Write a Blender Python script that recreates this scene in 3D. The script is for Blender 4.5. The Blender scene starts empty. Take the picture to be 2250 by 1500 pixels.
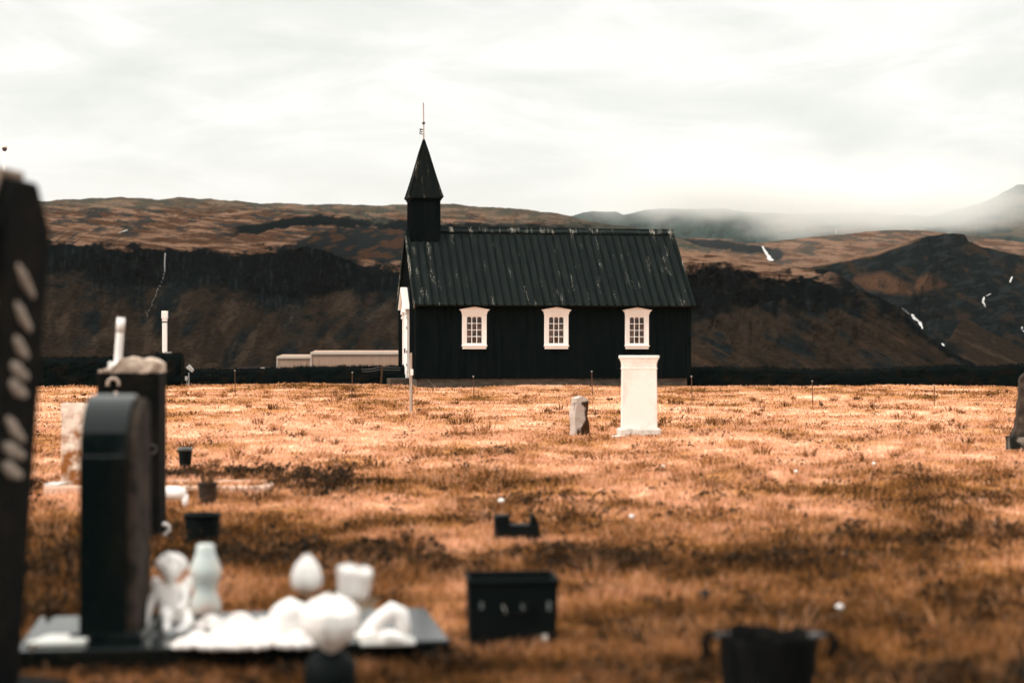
import bpy, math, random
import numpy as np
from mathutils import Vector, Matrix

R = math.radians
random.seed(7)
rng = np.random.default_rng(11)
scene = bpy.context.scene
COL = scene.collection

# ------------------------------------------------------------------ camera
F = 3900.0                 # focal length in pixels of the 2250 px wide photograph
EYE = 1.25
HZ = 775.0                 # row of the horizon
cam_d = bpy.data.cameras.new('camera')
cam = bpy.data.objects.new('camera', cam_d)
COL.objects.link(cam)
cam.location = (0, 0, EYE)
cam.rotation_euler = (R(90), 0, 0)
cam_d.sensor_width = 36.0
cam_d.lens = 36.0 * F / 2250.0
cam_d.shift_y = 25.0 / 2250.0
cam_d.clip_start = 0.1
cam_d.clip_end = 80000.0
cam_d.dof.use_dof = True
cam_d.dof.focus_distance = 55.0
cam_d.dof.aperture_fstop = cam_d.lens / 40.0
scene.camera = cam

# ------------------------------------------------------------------ sky, sun, exposure
SUN_EL, SUN_AZ = R(34), R(-112)      # azimuth measured from +Y towards +X
SUN_STRENGTH = 2.0
EXPOSURE = 0.42
world = bpy.data.worlds.new('World')
scene.world = world
world.use_nodes = True
nt = world.node_tree
nt.nodes.clear()
def wn(t, **kw):
    n = nt.nodes.new(t)
    for k, v in kw.items():
        setattr(n, k, v)
    return n
def wl(a, b):
    nt.links.new(a, b)
out = wn('ShaderNodeOutputWorld')
bg = wn('ShaderNodeBackground')
bg.inputs['Strength'].default_value = 0.1
wl(bg.outputs[0], out.inputs[0])
sky = wn('ShaderNodeTexSky', sky_type='NISHITA', sun_disc=False)
sky.sun_elevation = SUN_EL
sky.sun_rotation = SUN_AZ
tc = wn('ShaderNodeTexCoord')
sep = wn('ShaderNodeSeparateXYZ')
wl(tc.outputs['Generated'], sep.inputs[0])
def wmath(op, a, b=None, clamp=False):
    m = wn('ShaderNodeMath', operation=op, use_clamp=clamp)
    for i, v in enumerate((a, b)):
        if v is None:
            continue
        if isinstance(v, (int, float)):
            m.inputs[i].default_value = v
        else:
            wl(v, m.inputs[i])
    return m.outputs[0]
def wnoise(scale, detail, rough, dist, off):
    mp = wn('ShaderNodeMapping')
    mp.inputs['Scale'].default_value = scale
    mp.inputs['Location'].default_value = off
    wl(tc.outputs['Generated'], mp.inputs['Vector'])
    n = wn('ShaderNodeTexNoise')
    n.inputs['Scale'].default_value = 1.0
    n.inputs['Detail'].default_value = detail
    n.inputs['Roughness'].default_value = rough
    n.inputs['Distortion'].default_value = dist
    wl(mp.outputs[0], n.inputs['Vector'])
    return n.outputs['Fac']
n1 = wnoise((6.5, 6.5, 26.0), 7.0, 0.55, 0.9, (3.1, 0.4, 1.3))
n2 = wnoise((15.0, 15.0, 46.0), 6.0, 0.6, 0.6, (0.0, 7.0, 2.0))
nn = wmath('ADD', wmath('MULTIPLY', n1, 0.72), wmath('MULTIPLY', n2, 0.28))
ramp = wn('ShaderNodeValToRGB')
e = ramp.color_ramp.elements
e[0].position = 0.36; e[0].color = (0.80, 0.82, 0.765, 1)
e[1].position = 0.585; e[1].color = (1.0, 0.98, 0.945, 1)
m = ramp.color_ramp.elements.new(0.455); m.color = (0.865, 0.87, 0.82, 1)
m = ramp.color_ramp.elements.new(0.515); m.color = (0.925, 0.92, 0.875, 1)
wl(nn, ramp.inputs[0])
zpos = wmath('MAXIMUM', wmath('SUBTRACT', sep.outputs['Z'], 0.2), 0.0)
gain = wmath('MULTIPLY', wmath('ADD', wmath('MULTIPLY', zpos, 2.4), 1.0), 8.05)
cl = wn('ShaderNodeVectorMath', operation='SCALE')
hzr = wn('ShaderNodeMapRange', interpolation_type='SMOOTHSTEP')
wl(sep.outputs['Z'], hzr.inputs['Value'])
for k_, v_ in zip(('From Min', 'From Max', 'To Min', 'To Max'), (0.065, 0.125, 0.72, 0.0)): hzr.inputs[k_].default_value = v_
hmix = wn('ShaderNodeMix', data_type='RGBA')
wl(hzr.outputs[0], hmix.inputs['Factor']); wl(ramp.outputs[0], hmix.inputs['A']); hmix.inputs['B'].default_value = (0.875, 0.85, 0.785, 1)
wl(hmix.outputs['Result'], cl.inputs[0]); wl(gain, cl.inputs['Scale'])
mix = wn('ShaderNodeMix', data_type='RGBA')
mix.inputs['Factor'].default_value = 0.94
wl(sky.outputs[0], mix.inputs['A']); wl(cl.outputs[0], mix.inputs['B'])
wl(mix.outputs['Result'], bg.inputs['Color'])

sun_d = bpy.data.lights.new('sun', 'SUN')
sun_d.energy = SUN_STRENGTH
sun_d.angle = R(8)
sun_d.color = (1.0, 0.94, 0.86)
sun = bpy.data.objects.new('sun', sun_d)
COL.objects.link(sun)
sd = Vector((math.sin(SUN_AZ) * math.cos(SUN_EL), math.cos(SUN_AZ) * math.cos(SUN_EL), math.sin(SUN_EL)))
sun.rotation_euler = (-sd).to_track_quat('-Z', 'Y').to_euler()
sun.location = sd * 50

vs = scene.view_settings
vs.view_transform = 'Standard'
vs.look = 'None'
vs.exposure = EXPOSURE
vs.gamma = 1
vs.use_curve_mapping = False
scene.cycles.volume_bounces = 5
scene.cycles.max_bounces = 8

# ------------------------------------------------------------------ noise
_perm = np.random.default_rng(5).permutation(256)
_perm = np.concatenate([_perm, _perm, _perm])
_grad = np.random.default_rng(6).normal(size=(256, 3))
_grad /= np.linalg.norm(_grad, axis=1)[:, None]
def perlin(x, y, z=0.0):
    x, y, z = np.broadcast_arrays(np.asarray(x, float), np.asarray(y, float), np.asarray(z, float))
    xi, yi, zi = np.floor(x).astype(int), np.floor(y).astype(int), np.floor(z).astype(int)
    xf, yf, zf = x - xi, y - yi, z - zi
    xi &= 255; yi &= 255; zi &= 255
    u, v, w = [t * t * t * (t * (t * 6 - 15) + 10) for t in (xf, yf, zf)]
    res = 0
    for dx in (0, 1):
        for dy in (0, 1):
            for dz in (0, 1):
                g = _grad[_perm[_perm[_perm[xi + dx] + yi + dy] + zi + dz]]
                d = g[..., 0] * (xf - dx) + g[..., 1] * (yf - dy) + g[..., 2] * (zf - dz)
                res = res + d * (u if dx else 1 - u) * (v if dy else 1 - v) * (w if dz else 1 - w)
    return res
def fbm(x, y, z=0.0, oct=5, gain=0.5):
    s, a, f = 0, 1.0, 1.0
    x, y = np.asarray(x, float), np.asarray(y, float)
    for k in range(oct):
        ca, sa = math.cos(0.6 + 0.9 * k), math.sin(0.6 + 0.9 * k)
        s = s + a * perlin((ca * x - sa * y) * f, (sa * x + ca * y) * f, np.asarray(z) * f + 13.7 * k + 0.37)
        a *= gain; f *= 2.03
    return s
def sstep(a, b, x):
    t = np.clip((x - a) / (b - a), 0, 1)
    return t * t * (3 - 2 * t)
def lerp(a, b, t):
    return np.asarray(a) * (1 - t[..., None]) + np.asarray(b) * t[..., None]

# ------------------------------------------------------------------ helpers: pixel of the photo -> point on the land
def gdist(py):
    return F * EYE / (py - HZ)
def at(px, py):                         # ground point
    d = gdist(py)
    return Vector(((px - 1125) / F * d, d, 0))
def pt(px, py, d):                      # point at distance d
    return Vector(((px - 1125) / F * d, d, EYE + (HZ - py) / F * d))

# ------------------------------------------------------------------ materials
MATS = {}
def mat(name, col, rough=0.8, spec=0.3, col2=None, nscale=6.0, nstretch=(1, 1, 1), lo=0.4, hi=0.65, bump=0.0, bscale=40.0,
        metal=0.0, transl=0.0, attr=None, attrvar=0.0, coat=0.0, detail=6.0):
    m = bpy.data.materials.new(name)
    m.use_nodes = True
    t = m.node_tree
    b = t.nodes['Principled BSDF']
    b.inputs['Base Color'].default_value = (*col, 1)
    b.inputs['Roughness'].default_value = rough
    b.inputs['Specular IOR Level'].default_value = spec
    b.inputs['Metallic'].default_value = metal
    b.inputs['Coat Weight'].default_value = coat
    L = t.links.new
    tcn = t.nodes.new('ShaderNodeTexCoord')
    if col2 is not None:
        mp = t.nodes.new('ShaderNodeMapping'); mp.inputs['Scale'].default_value = nstretch
        L(tcn.outputs['Object'], mp.inputs[0])
        n = t.nodes.new('ShaderNodeTexNoise')
        n.inputs['Scale'].default_value = nscale; n.inputs['Detail'].default_value = detail; n.inputs['Roughness'].default_value = 0.6
        L(mp.outputs[0], n.inputs['Vector'])
        r = t.nodes.new('ShaderNodeValToRGB')
        r.color_ramp.elements[0].position = lo; r.color_ramp.elements[0].color = (*col, 1)
        r.color_ramp.elements[1].position = hi; r.color_ramp.elements[1].color = (*col2, 1)
        L(n.outputs['Fac'], r.inputs[0]); L(r.outputs[0], b.inputs['Base Color'])
    if attr:
        a = t.nodes.new('ShaderNodeAttribute'); a.attribute_name = attr
        src = a.outputs['Color']
        if attrvar > 0:
            n = t.nodes.new('ShaderNodeTexNoise'); n.inputs['Scale'].default_value = nscale; n.inputs['Detail'].default_value = detail
            n.inputs['Roughness'].default_value = 0.65
            mp = t.nodes.new('ShaderNodeMapping'); mp.inputs['Scale'].default_value = nstretch
            L(tcn.outputs['Object'], mp.inputs[0]); L(mp.outputs[0], n.inputs['Vector'])
            mr = t.nodes.new('ShaderNodeMapRange')
            mr.inputs['From Min'].default_value = 0.3; mr.inputs['From Max'].default_value = 0.7
            mr.inputs['To Min'].default_value = 1 - attrvar; mr.inputs['To Max'].default_value = 1 + attrvar
            L(n.outputs['Fac'], mr.inputs[0])
            vm = t.nodes.new('ShaderNodeVectorMath'); vm.operation = 'SCALE'
            L(src, vm.inputs[0]); L(mr.outputs[0], vm.inputs['Scale'])
            src = vm.outputs[0]
        L(src, b.inputs['Base Color'])
        if transl > 0:
            tr = t.nodes.new('ShaderNodeBsdfTranslucent'); L(src, tr.inputs[0])
            mx = t.nodes.new('ShaderNodeMixShader'); mx.inputs[0].default_value = transl
            L(b.outputs[0], mx.inputs[1]); L(tr.outputs[0], mx.inputs[2])
            L(mx.outputs[0], t.nodes['Material Output'].inputs[0])
    if bump > 0:
        n = t.nodes.new('ShaderNodeTexNoise'); n.inputs['Scale'].default_value = bscale; n.inputs['Detail'].default_value = 8
        L(tcn.outputs['Object'], n.inputs['Vector'])
        bp = t.nodes.new('ShaderNodeBump'); bp.inputs['Strength'].default_value = bump; bp.inputs['Distance'].default_value = 0.02
        L(n.outputs['Fac'], bp.inputs['Height']); L(bp.outputs[0], b.inputs['Normal'])
    MATS[name] = m
    return m

TAR = mat('tarred_boards', (0.0022, 0.0048, 0.0050), 0.85, 0.03, (0.0045, 0.0075, 0.0078), 3.0, (2, 2, 0.25))
ROOFM = mat('tarred_roof', (0.0058, 0.0090, 0.0086), 0.8, 0.05, (0.0130, 0.0165, 0.0156), 2.4, (3.5, 0.35, 0.35), 0.35, 0.65)
BATTEN = mat('tarred_shadow_battens', (0.0030, 0.0058, 0.0055), 0.85, 0.03, (0.006, 0.009, 0.0085), 2.4, (2.5, 0.5, 0.5))  # darker than the boards: batten shadow lines put into the colour
# flaking patches on the roof boards: pale wood along the fall of the boards
def flake(m, amount, col=(0.30, 0.28, 0.24)):
    t = m.node_tree; L = t.links.new
    b = t.nodes['Principled BSDF']
    src = b.inputs['Base Color'].links[0].from_socket
    tcn = t.nodes.new('ShaderNodeTexCoord')
    fs = []
    for sc, st, lo, hi in ((1.0, (5.0, .75, .75), 0.58, 0.70), (1.0, (46.0, 9.0, 9.0), 0.50, 0.60)):
        mp = t.nodes.new('ShaderNodeMapping'); mp.inputs['Scale'].default_value = st
        L(tcn.outputs['Object'], mp.inputs[0])
        n = t.nodes.new('ShaderNodeTexNoise'); n.inputs['Scale'].default_value = sc; n.inputs['Detail'].default_value = 4
        L(mp.outputs[0], n.inputs['Vector'])
        mr = t.nodes.new('ShaderNodeMapRange'); mr.inputs['From Min'].default_value = lo - amount; mr.inputs['From Max'].default_value = hi - amount
        L(n.outputs['Fac'], mr.inputs[0]); fs.append(mr.outputs[0])
    mu = t.nodes.new('ShaderNodeMath'); mu.operation = 'MULTIPLY'
    L(fs[0], mu.inputs[0]); L(fs[1], mu.inputs[1])
    mx = t.nodes.new('ShaderNodeMix'); mx.data_type = 'RGBA'
    L(mu.outputs[0], mx.inputs['Factor']); L(src, mx.inputs['A']); mx.inputs['B'].default_value = (*col, 1)
    L(mx.outputs['Result'], b.inputs['Base Color'])
flake(ROOFM, -0.022); flake(BATTEN, -0.02)
CAPM = mat('ridge_board', (0.006, 0.010, 0.0095), 0.8, 0.06, (0.012, 0.017, 0.016), 3.0, (0.5, 3, 3)); flake(CAPM, 0.05)
SPIREM = mat('spire_boards', (0.0035, 0.0060, 0.0058), 0.85, 0.05, (0.007, 0.009, 0.008), 3.0, (4, 4, 0.8)); flake(SPIREM, 0.015, (0.2, 0.17, 0.13))
WHITE = mat('white_paint', (0.82, 0.775, 0.735), 0.5, 0.3, (0.85, 0.82, 0.785), 5.0, bump=0.05, bscale=20)
PLINTH = mat('plinth_concrete', (0.052, 0.042, 0.032), 0.9, 0.1, (0.09, 0.073, 0.057), 2.5, (1, 1, 3), bump=0.3)
IRON = mat('rusty_iron', (0.10, 0.045, 0.022), 0.8, 0.3, (0.05, 0.03, 0.022), 9.0)
GREYMETAL = mat('galvanised_metal', (0.36, 0.35, 0.33), 0.5, 0.5, (0.25, 0.25, 0.24), 12.0)
DARKMETAL = mat('dark_metal', (0.06, 0.045, 0.04), 0.5, 0.5, (0.03, 0.028, 0.026), 9.0)
CURTAIN = mat('tan_curtain', (0.38, 0.225, 0.15), 0.9, 0.1, (0.06, 0.036, 0.024), 4.5, (1, 1, 1.0), 0.40, 0.60)
GREYWOOD = mat('weathered_wood', (0.42, 0.34, 0.28), 0.85, 0.2, (0.26, 0.20, 0.16), 6.0, (6, 6, 0.5))
TIMBER = mat('dark_timber', (0.05, 0.025, 0.014), 0.9, 0.1, (0.08, 0.04, 0.02), 6.0)
SHEDM = mat('pale_sheet_metal', (0.34, 0.222, 0.16), 0.7, 0.1, (0.39, 0.265, 0.195), 0.7, (3, 1, 0.4))
SHEDM2 = mat('weathered_sheet_metal', (0.30, 0.205, 0.15), 0.7, 0.1, (0.40, 0.29, 0.215), 1.2, (4, 1, 0.3))
TRIM = mat('pale_trim', (0.50, 0.41, 0.34), 0.6, 0.3)
MARBLE = mat('white_marble', (0.82, 0.77, 0.72), 0.6, 0.3, (0.60, 0.51, 0.43), 3.2, (1, 1, .7), 0.5, 0.78, bump=0.15, bscale=18)
LIMEST = mat('spotted_base_stone', (0.66, 0.60, 0.54), 0.85, 0.2, (0.28, 0.26, 0.24), 9.0, (1, 1, 1), 0.52, 0.72, bump=0.4)
ROUGHST = mat('two_tone_rough_stone', (0.44, 0.375, 0.33), 0.95, 0.1, (0.045, 0.022, 0.010), 5.0, (1, 1, 0.7), 0.42, 0.50, bump=0.8, bscale=14)
BASALT = mat('grey_basalt', (0.025, 0.020, 0.017), 0.9, 0.08, (0.075, 0.058, 0.045), 9.0, bump=0.7, bscale=24)
BASALT2 = mat('basalt_with_frost_lichen', (0.012, 0.013, 0.012), 0.9, 0.08, (0.22, 0.20, 0.17), 8.0, (1, 1, 0.6), 0.53, 0.66, bump=0.7)
GRANITE = mat('polished_black_granite', (0.0022, 0.0050, 0.0050), 0.14, 0.22, (0.0045, 0.0075, 0.0070), 30.0)
DULLGRAN = mat('brown_grey_granite', (0.0030, 0.0040, 0.0038), 0.8, 0.05, (0.0095, 0.0080, 0.0065), 8.0, bump=0.3)
BROWNST = mat('brown_basalt', (0.035, 0.026, 0.019), 0.75, 0.12, (0.085, 0.058, 0.040), 5.0, bump=0.3)
BROKEN = mat('pale_broken_stone', (0.52, 0.41, 0.33), 0.95, 0.1, (0.34, 0.25, 0.19), 10.0, bump=0.6)
EDGEST = mat('pale_edge_stone', (0.050, 0.036, 0.028), 0.9, 0.08, (0.012, 0.011, 0.009), 9.0, (1, 1, 1), 0.42, 0.6, bump=0.5)
LICHENST = mat('lichen_stone_lit_top', (0.78, 0.67, 0.57), 0.95, 0.1, (0.26, 0.10, 0.03), 7.0, (1, 1, 1), 0.42, 0.60, bump=0.5)
WHITEST = mat('white_ceramic', (0.84, 0.78, 0.74), 0.35, 0.4, (0.86, 0.83, 0.80), 4.0)
PETAL = mat('white_petals', (0.86, 0.79, 0.75), 0.6, 0.2, (0.82, 0.80, 0.77), 4.0)
t_ = LICHENST.node_tree
rn = [n for n in t_.nodes if n.type == 'VALTORGB'][0]; nz0 = rn.inputs[0].links[0].from_socket
tq = t_.nodes.new('ShaderNodeTexCoord'); sq = t_.nodes.new('ShaderNodeSeparateXYZ'); t_.links.new(tq.outputs['Object'], sq.inputs[0])
ma = t_.nodes.new('ShaderNodeMath'); ma.operation = 'MULTIPLY_ADD'; ma.inputs[1].default_value = -0.30; ma.inputs[2].default_value = 0.13  # height shifts the lichen mix: pale lit top put into the colour
t_.links.new(sq.outputs['Z'], ma.inputs[0])
mb_ = t_.nodes.new('ShaderNodeMath'); mb_.operation = 'ADD'; t_.links.new(nz0, mb_.inputs[0]); t_.links.new(ma.outputs[0], mb_.inputs[1]); t_.links.new(mb_.outputs[0], rn.inputs[0])
t_ = ROUGHST.node_tree
rn = [n for n in t_.nodes if n.type == 'VALTORGB'][0]; nz0 = rn.inputs[0].links[0].from_socket
tq = t_.nodes.new('ShaderNodeTexCoord'); sq = t_.nodes.new('ShaderNodeSeparateXYZ'); t_.links.new(tq.outputs['Object'], sq.inputs[0])
m1 = t_.nodes.new('ShaderNodeMath'); m1.operation = 'MULTIPLY_ADD'; m1.inputs[1].default_value = 1.0; t_.links.new(sq.outputs['X'], m1.inputs[0]); t_.links.new(nz0, m1.inputs[2])  # browner towards one side, paler at the very top
m2 = t_.nodes.new('ShaderNodeMapRange'); m2.inputs['From Min'].default_value = .50; m2.inputs['From Max'].default_value = .57; m2.inputs['To Min'].default_value = 0; m2.inputs['To Max'].default_value = .35
t_.links.new(sq.outputs['Z'], m2.inputs['Value'])
m3 = t_.nodes.new('ShaderNodeMath'); m3.operation = 'SUBTRACT'; t_.links.new(m1.outputs[0], m3.inputs[0]); t_.links.new(m2.outputs[0], m3.inputs[1]); t_.links.new(m3.outputs[0], rn.inputs[0])
KERBM = mat('pale_kerb_concrete', (0.66, 0.46, 0.36), 0.9, 0.1, (0.56, 0.37, 0.27), 6.0)
PALEGREEN = mat('pale_green_glaze', (0.49, 0.54, 0.52), 0.4, 0.3, (0.60, 0.45, 0.37), 4.0, (1, 1, 1), 0.42, 0.62)
PLAQUE = mat('pale_plaque', (0.60, 0.60, 0.56), 0.5, 0.4, (0.50, 0.48, 0.44), 7.0)
PLASTIC = mat('black_plastic', (0.0018, 0.0042, 0.0042), 0.6, 0.06, (0.0035, 0.0055, 0.0055), 6.0)
FABRIC = mat('black_fabric', (0.0035, 0.0045, 0.0045), 0.95, 0.03, (0.010, 0.009, 0.008), 5.0, (6, 6, 0.6))
RIMM = mat('grey_rim', (0.09, 0.105, 0.105), 0.5, 0.2, (0.14, 0.15, 0.145), 5.0)
SOIL = mat('dark_soil', (0.03, 0.018, 0.010), 0.95, 0.1, (0.06, 0.032, 0.016), 14.0)
TWIG = mat('brown_twigs', (0.10, 0.05, 0.022), 0.9, 0.1, (0.05, 0.025, 0.012), 6.0)
STEM = mat('grey_green_stem', (0.17, 0.15, 0.11), 0.7, 0.2, (0.12, 0.12, 0.10), 6.0)
LETTER = mat('aged_white_lettering', (0.33, 0.27, 0.225), 0.8, 0.1, (0.20, 0.16, 0.13), 12.0)
COPING = mat('tan_coping_stone', (0.24, 0.18, 0.14), 0.85, 0.1, (0.15, 0.11, 0.085), 7.0)
BIRDM = mat('brown_feathers', (0.06, 0.032, 0.018), 0.9, 0.1, (0.12, 0.075, 0.045), 20.0)
DARKST = mat('dark_field_stone', (0.006, 0.007, 0.007), 0.9, 0.15, (0.04, 0.035, 0.03), 9.0)
LAVA = mat('dark_lava_wall', (0.0022, 0.0045, 0.0043), 0.95, 0.02, (0.010, 0.0065, 0.0045), 2.0, (1, 1, 1.2), 0.5, 0.75)
WATERM = mat('white_water', (0.60, 0.57, 0.54), 0.8, 0.1, (0.26, 0.26, 0.25), 0.30)
LAND = mat('mountain_land', (0.1, 0.1, 0.1), 1.0, 0.0, attr='Col', attrvar=0.6, nscale=0.5, detail=10.0)
t_ = LAND.node_tree
tq = t_.nodes.new('ShaderNodeTexCoord')
n_ = t_.nodes.new('ShaderNodeTexNoise'); n_.inputs['Scale'].default_value = .09; n_.inputs['Detail'].default_value = 9; n_.inputs['Roughness'].default_value = .68
t_.links.new(tq.outputs['Object'], n_.inputs['Vector'])
b_ = t_.nodes.new('ShaderNodeBump'); b_.inputs['Strength'].default_value = 1.0; b_.inputs['Distance'].default_value = 14.0
t_.links.new(n_.outputs['Fac'], b_.inputs['Height']); t_.links.new(b_.outputs[0], t_.nodes['Principled BSDF'].inputs['Normal'])
TURF = mat('dry_turf', (0.2, 0.1, 0.05), 1.0, 0.0, attr='Col', attrvar=0.25, nscale=9.0)
BLADE = mat('dry_grass_blades', (0.3, 0.15, 0.06), 0.8, 0.1, attr='Col', transl=0.35)
LEAF = mat('dark_ground_leaves', (0.03, 0.02, 0.01), 0.85, 0.15, attr='Col', transl=0.15)

# ------------------------------------------------------------------ objects, tags, mesh builder
def tag(o, label=None, cat=None, group=None, kind=None):
    if label: o['label'] = label
    if cat: o['category'] = cat
    if group: o['group'] = group
    if kind: o['kind'] = kind
    return o
def thing(name, label, cat, loc=(0, 0, 0), rz=0.0, group=None, tilt=None):
    o = bpy.data.objects.new(name, None)
    COL.objects.link(o)
    o.empty_display_size = 0.2
    o.location = loc
    o.rotation_euler = (tilt[0] if tilt else 0, tilt[1] if tilt else 0, rz)
    return tag(o, label, cat, group)
def copy_tree(o, parent=None):
    c = o.copy(); COL.objects.link(c); c.parent = parent
    for ch in list(o.children):
        copy_tree(ch, c)
    return c

class MB:
    def __init__(s):
        s.v = []; s.f = []
    def add(s, vs, fs):
        n = len(s.v)
        s.v.extend([tuple(p) for p in vs]); s.f.extend([tuple(n + i for i in q) for q in fs])
        return s
    def box(s, x0, x1, y0, y1, z0, z1):
        return s.add([(x0, y0, z0), (x1, y0, z0), (x1, y1, z0), (x0, y1, z0), (x0, y0, z1), (x1, y0, z1), (x1, y1, z1), (x0, y1, z1)],
                     [(0, 3, 2, 1), (4, 5, 6, 7), (0, 1, 5, 4), (1, 2, 6, 5), (2, 3, 7, 6), (3, 0, 4, 7)])
    def hexa(s, lo, hi):              # two quads, joined
        return s.add(list(lo) + list(hi), [(0, 3, 2, 1), (4, 5, 6, 7), (0, 1, 5, 4), (1, 2, 6, 5), (2, 3, 7, 6), (3, 0, 4, 7)])
    def prism(s, poly, axis, a, b):   # poly in the two other axes, extruded along axis from a to b
        n = len(poly)
        def P(p, t):
            return {'x': (t, p[0], p[1]), 'y': (p[0], t, p[1]), 'z': (p[0], p[1], t)}[axis]
        vs = [P(p, a) for p in poly] + [P(p, b) for p in poly]
        fs = [tuple(range(n))[::-1], tuple(range(n, 2 * n))]
        fs += [(i, (i + 1) % n, n + (i + 1) % n, n + i) for i in range(n)]
        return s.add(vs, fs)
    def bar(s, p, q, w, h, up=(0, 0, 1)):
        p, q, up = Vector(p), Vector(q), Vector(up)
        d = (q - p).normalized(); a = d.cross(up).normalized(); b = a.cross(d).normalized()
        lo = [p + a * w / 2 * i + b * h / 2 * j for i, j in ((-1, -1), (1, -1), (1, 1), (-1, 1))]
        hi = [q + a * w / 2 * i + b * h / 2 * j for i, j in ((-1, -1), (1, -1), (1, 1), (-1, 1))]
        return s.hexa(lo, hi)
    def tube(s, path, rad, n=8, cap=True, squash=1.0):
        path = [Vector(p) for p in path]
        if not hasattr(rad, '__len__'): rad = [rad] * len(path)
        base = len(s.v)
        ref = Vector((0.31, 0.95, 0.05))
        for i, p in enumerate(path):
            d = (path[min(i + 1, len(path) - 1)] - path[max(i - 1, 0)]).normalized()
            a = d.cross(ref)
            if a.length < 1e-3: a = d.cross(Vector((1, 0, 0)))
            a.normalize(); b = a.cross(d).normalized()
            for k in range(n):
                t = 2 * math.pi * k / n
                s.v.append(tuple(p + a * rad[i] * math.cos(t) + b * rad[i] * squash * math.sin(t)))
        for i in range(len(path) - 1):
            for k in range(n):
                o = base + i * n
                s.f.append((o + k, o + (k + 1) % n, o + n + (k + 1) % n, o + n + k))
        if cap:
            s.f.append(tuple(base + k for k in range(n))[::-1])
            s.f.append(tuple(base + (len(path) - 1) * n + k for k in range(n)))
        return s
    def lathe(s, prof, n=24, c=(0, 0, 0), fold=0.0, nf=9, sx=1.0, sy=1.0, cap=True):
        base = len(s.v)
        for j, (r, z) in enumerate(prof):
            for k in range(n):
                t = 2 * math.pi * k / n
                rr = r * (1 + fold * math.sin(nf * t + 0.4 * j) * (0.6 + 0.4 * math.sin(2.3 * t)))
                s.v.append((c[0] + rr * sx * math.cos(t), c[1] + rr * sy * math.sin(t), c[2] + z))
        for j in range(len(prof) - 1):
            for k in range(n):
                o = base + j * n
                s.f.append((o + k, o + (k + 1) % n, o + n + (k + 1) % n, o + n + k))
        if cap:
            s.f.append(tuple(base + k for k in range(n))[::-1])
            s.f.append(tuple(base + (len(prof) - 1) * n + k for k in range(n)))
        return s
    def blob(s, c, r, amp=0.0, fr=2.0, seed=0.0, nu=20, nv=12, power=1.0):
        vs = []; fs = []
        for j in range(nv + 1):
            ph = math.pi * j / nv
            for k in range(nu):
                t = 2 * math.pi * k / nu
                p = np.array([math.sin(ph) * math.cos(t), math.sin(ph) * math.sin(t), -math.cos(ph)])
                p = np.sign(p) * np.abs(p) ** power
                q = 1 + amp * float(fbm(p[0] * fr + seed, p[1] * fr, p[2] * fr, 3)) if amp else 1
                vs.append((c[0] + p[0] * r[0] * q, c[1] + p[1] * r[1] * q, c[2] + p[2] * r[2] * q))
        for j in range(nv):
            for k in range(nu):
                fs.append((j * nu + k, j * nu + (k + 1) % nu, (j + 1) * nu + (k + 1) % nu, (j + 1) * nu + k))
        return s.add(vs, fs)
    def roughen(s, amp, fr, seed=0.0, zmin=-1e9):
        a = np.array(s.v)
        n = np.stack([fbm(a[:, 0] * fr + seed, a[:, 1] * fr + 5 * i, a[:, 2] * fr + 9 * i, 4) for i in range(3)], 1)
        n[a[:, 2] < zmin] = 0
        s.v = [tuple(p) for p in a + amp * n]
        return s
    def build(s, name, m, parent=None, smooth=False, bevel=0.0, segs=2):
        me = bpy.data.meshes.new(name)
        me.from_pydata(s.v, [], s.f)
        me.materials.append(m)
        if smooth:
            me.polygons.foreach_set('use_smooth', [True] * len(me.polygons))
        me.update()
        o = bpy.data.objects.new(name, me)
        COL.objects.link(o)
        o.parent = parent
        if bevel > 0:
            b = o.modifiers.new('bevel', 'BEVEL'); b.width = bevel; b.segments = segs; b.limit_method = 'ANGLE'; b.angle_limit = R(35)
        return o

def np_mesh(name, verts, faces, m, colors=None, smooth=True):
    """faces: (n,3) or (n,4) int array"""
    me = bpy.data.meshes.new(name)
    k = faces.shape[1]
    me.vertices.add(len(verts)); me.loops.add(faces.size); me.polygons.add(len(faces))
    me.vertices.foreach_set('co', np.asarray(verts, np.float32).ravel())
    me.loops.foreach_set('vertex_index', faces.astype(np.int32).ravel())
    me.polygons.foreach_set('loop_start', np.arange(0, faces.size, k, dtype=np.int32))
    me.polygons.foreach_set('loop_total', np.full(len(faces), k, dtype=np.int32))
    me.polygons.foreach_set('use_smooth', np.full(len(faces), smooth))
    if colors is not None:
        ca = me.color_attributes.new('Col', 'FLOAT_COLOR', 'POINT')
        c4 = np.ones((len(verts), 4), np.float32); c4[:, :3] = np.clip(colors, 0, 1)
        ca.data.foreach_set('color', c4.ravel())
    me.materials.append(m)
    me.update(); me.validate()
    o = bpy.data.objects.new(name, me)
    COL.objects.link(o)
    return o
def grid_faces(nr, nc, wrap=False):
    i, j = np.meshgrid(np.arange(nr - 1), np.arange(nc if wrap else nc - 1), indexing='ij')
    j2 = (j + 1) % nc
    return np.stack([i * nc + j, i * nc + j2, (i + 1) * nc + j2, (i + 1) * nc + j], -1).reshape(-1, 4)

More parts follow.
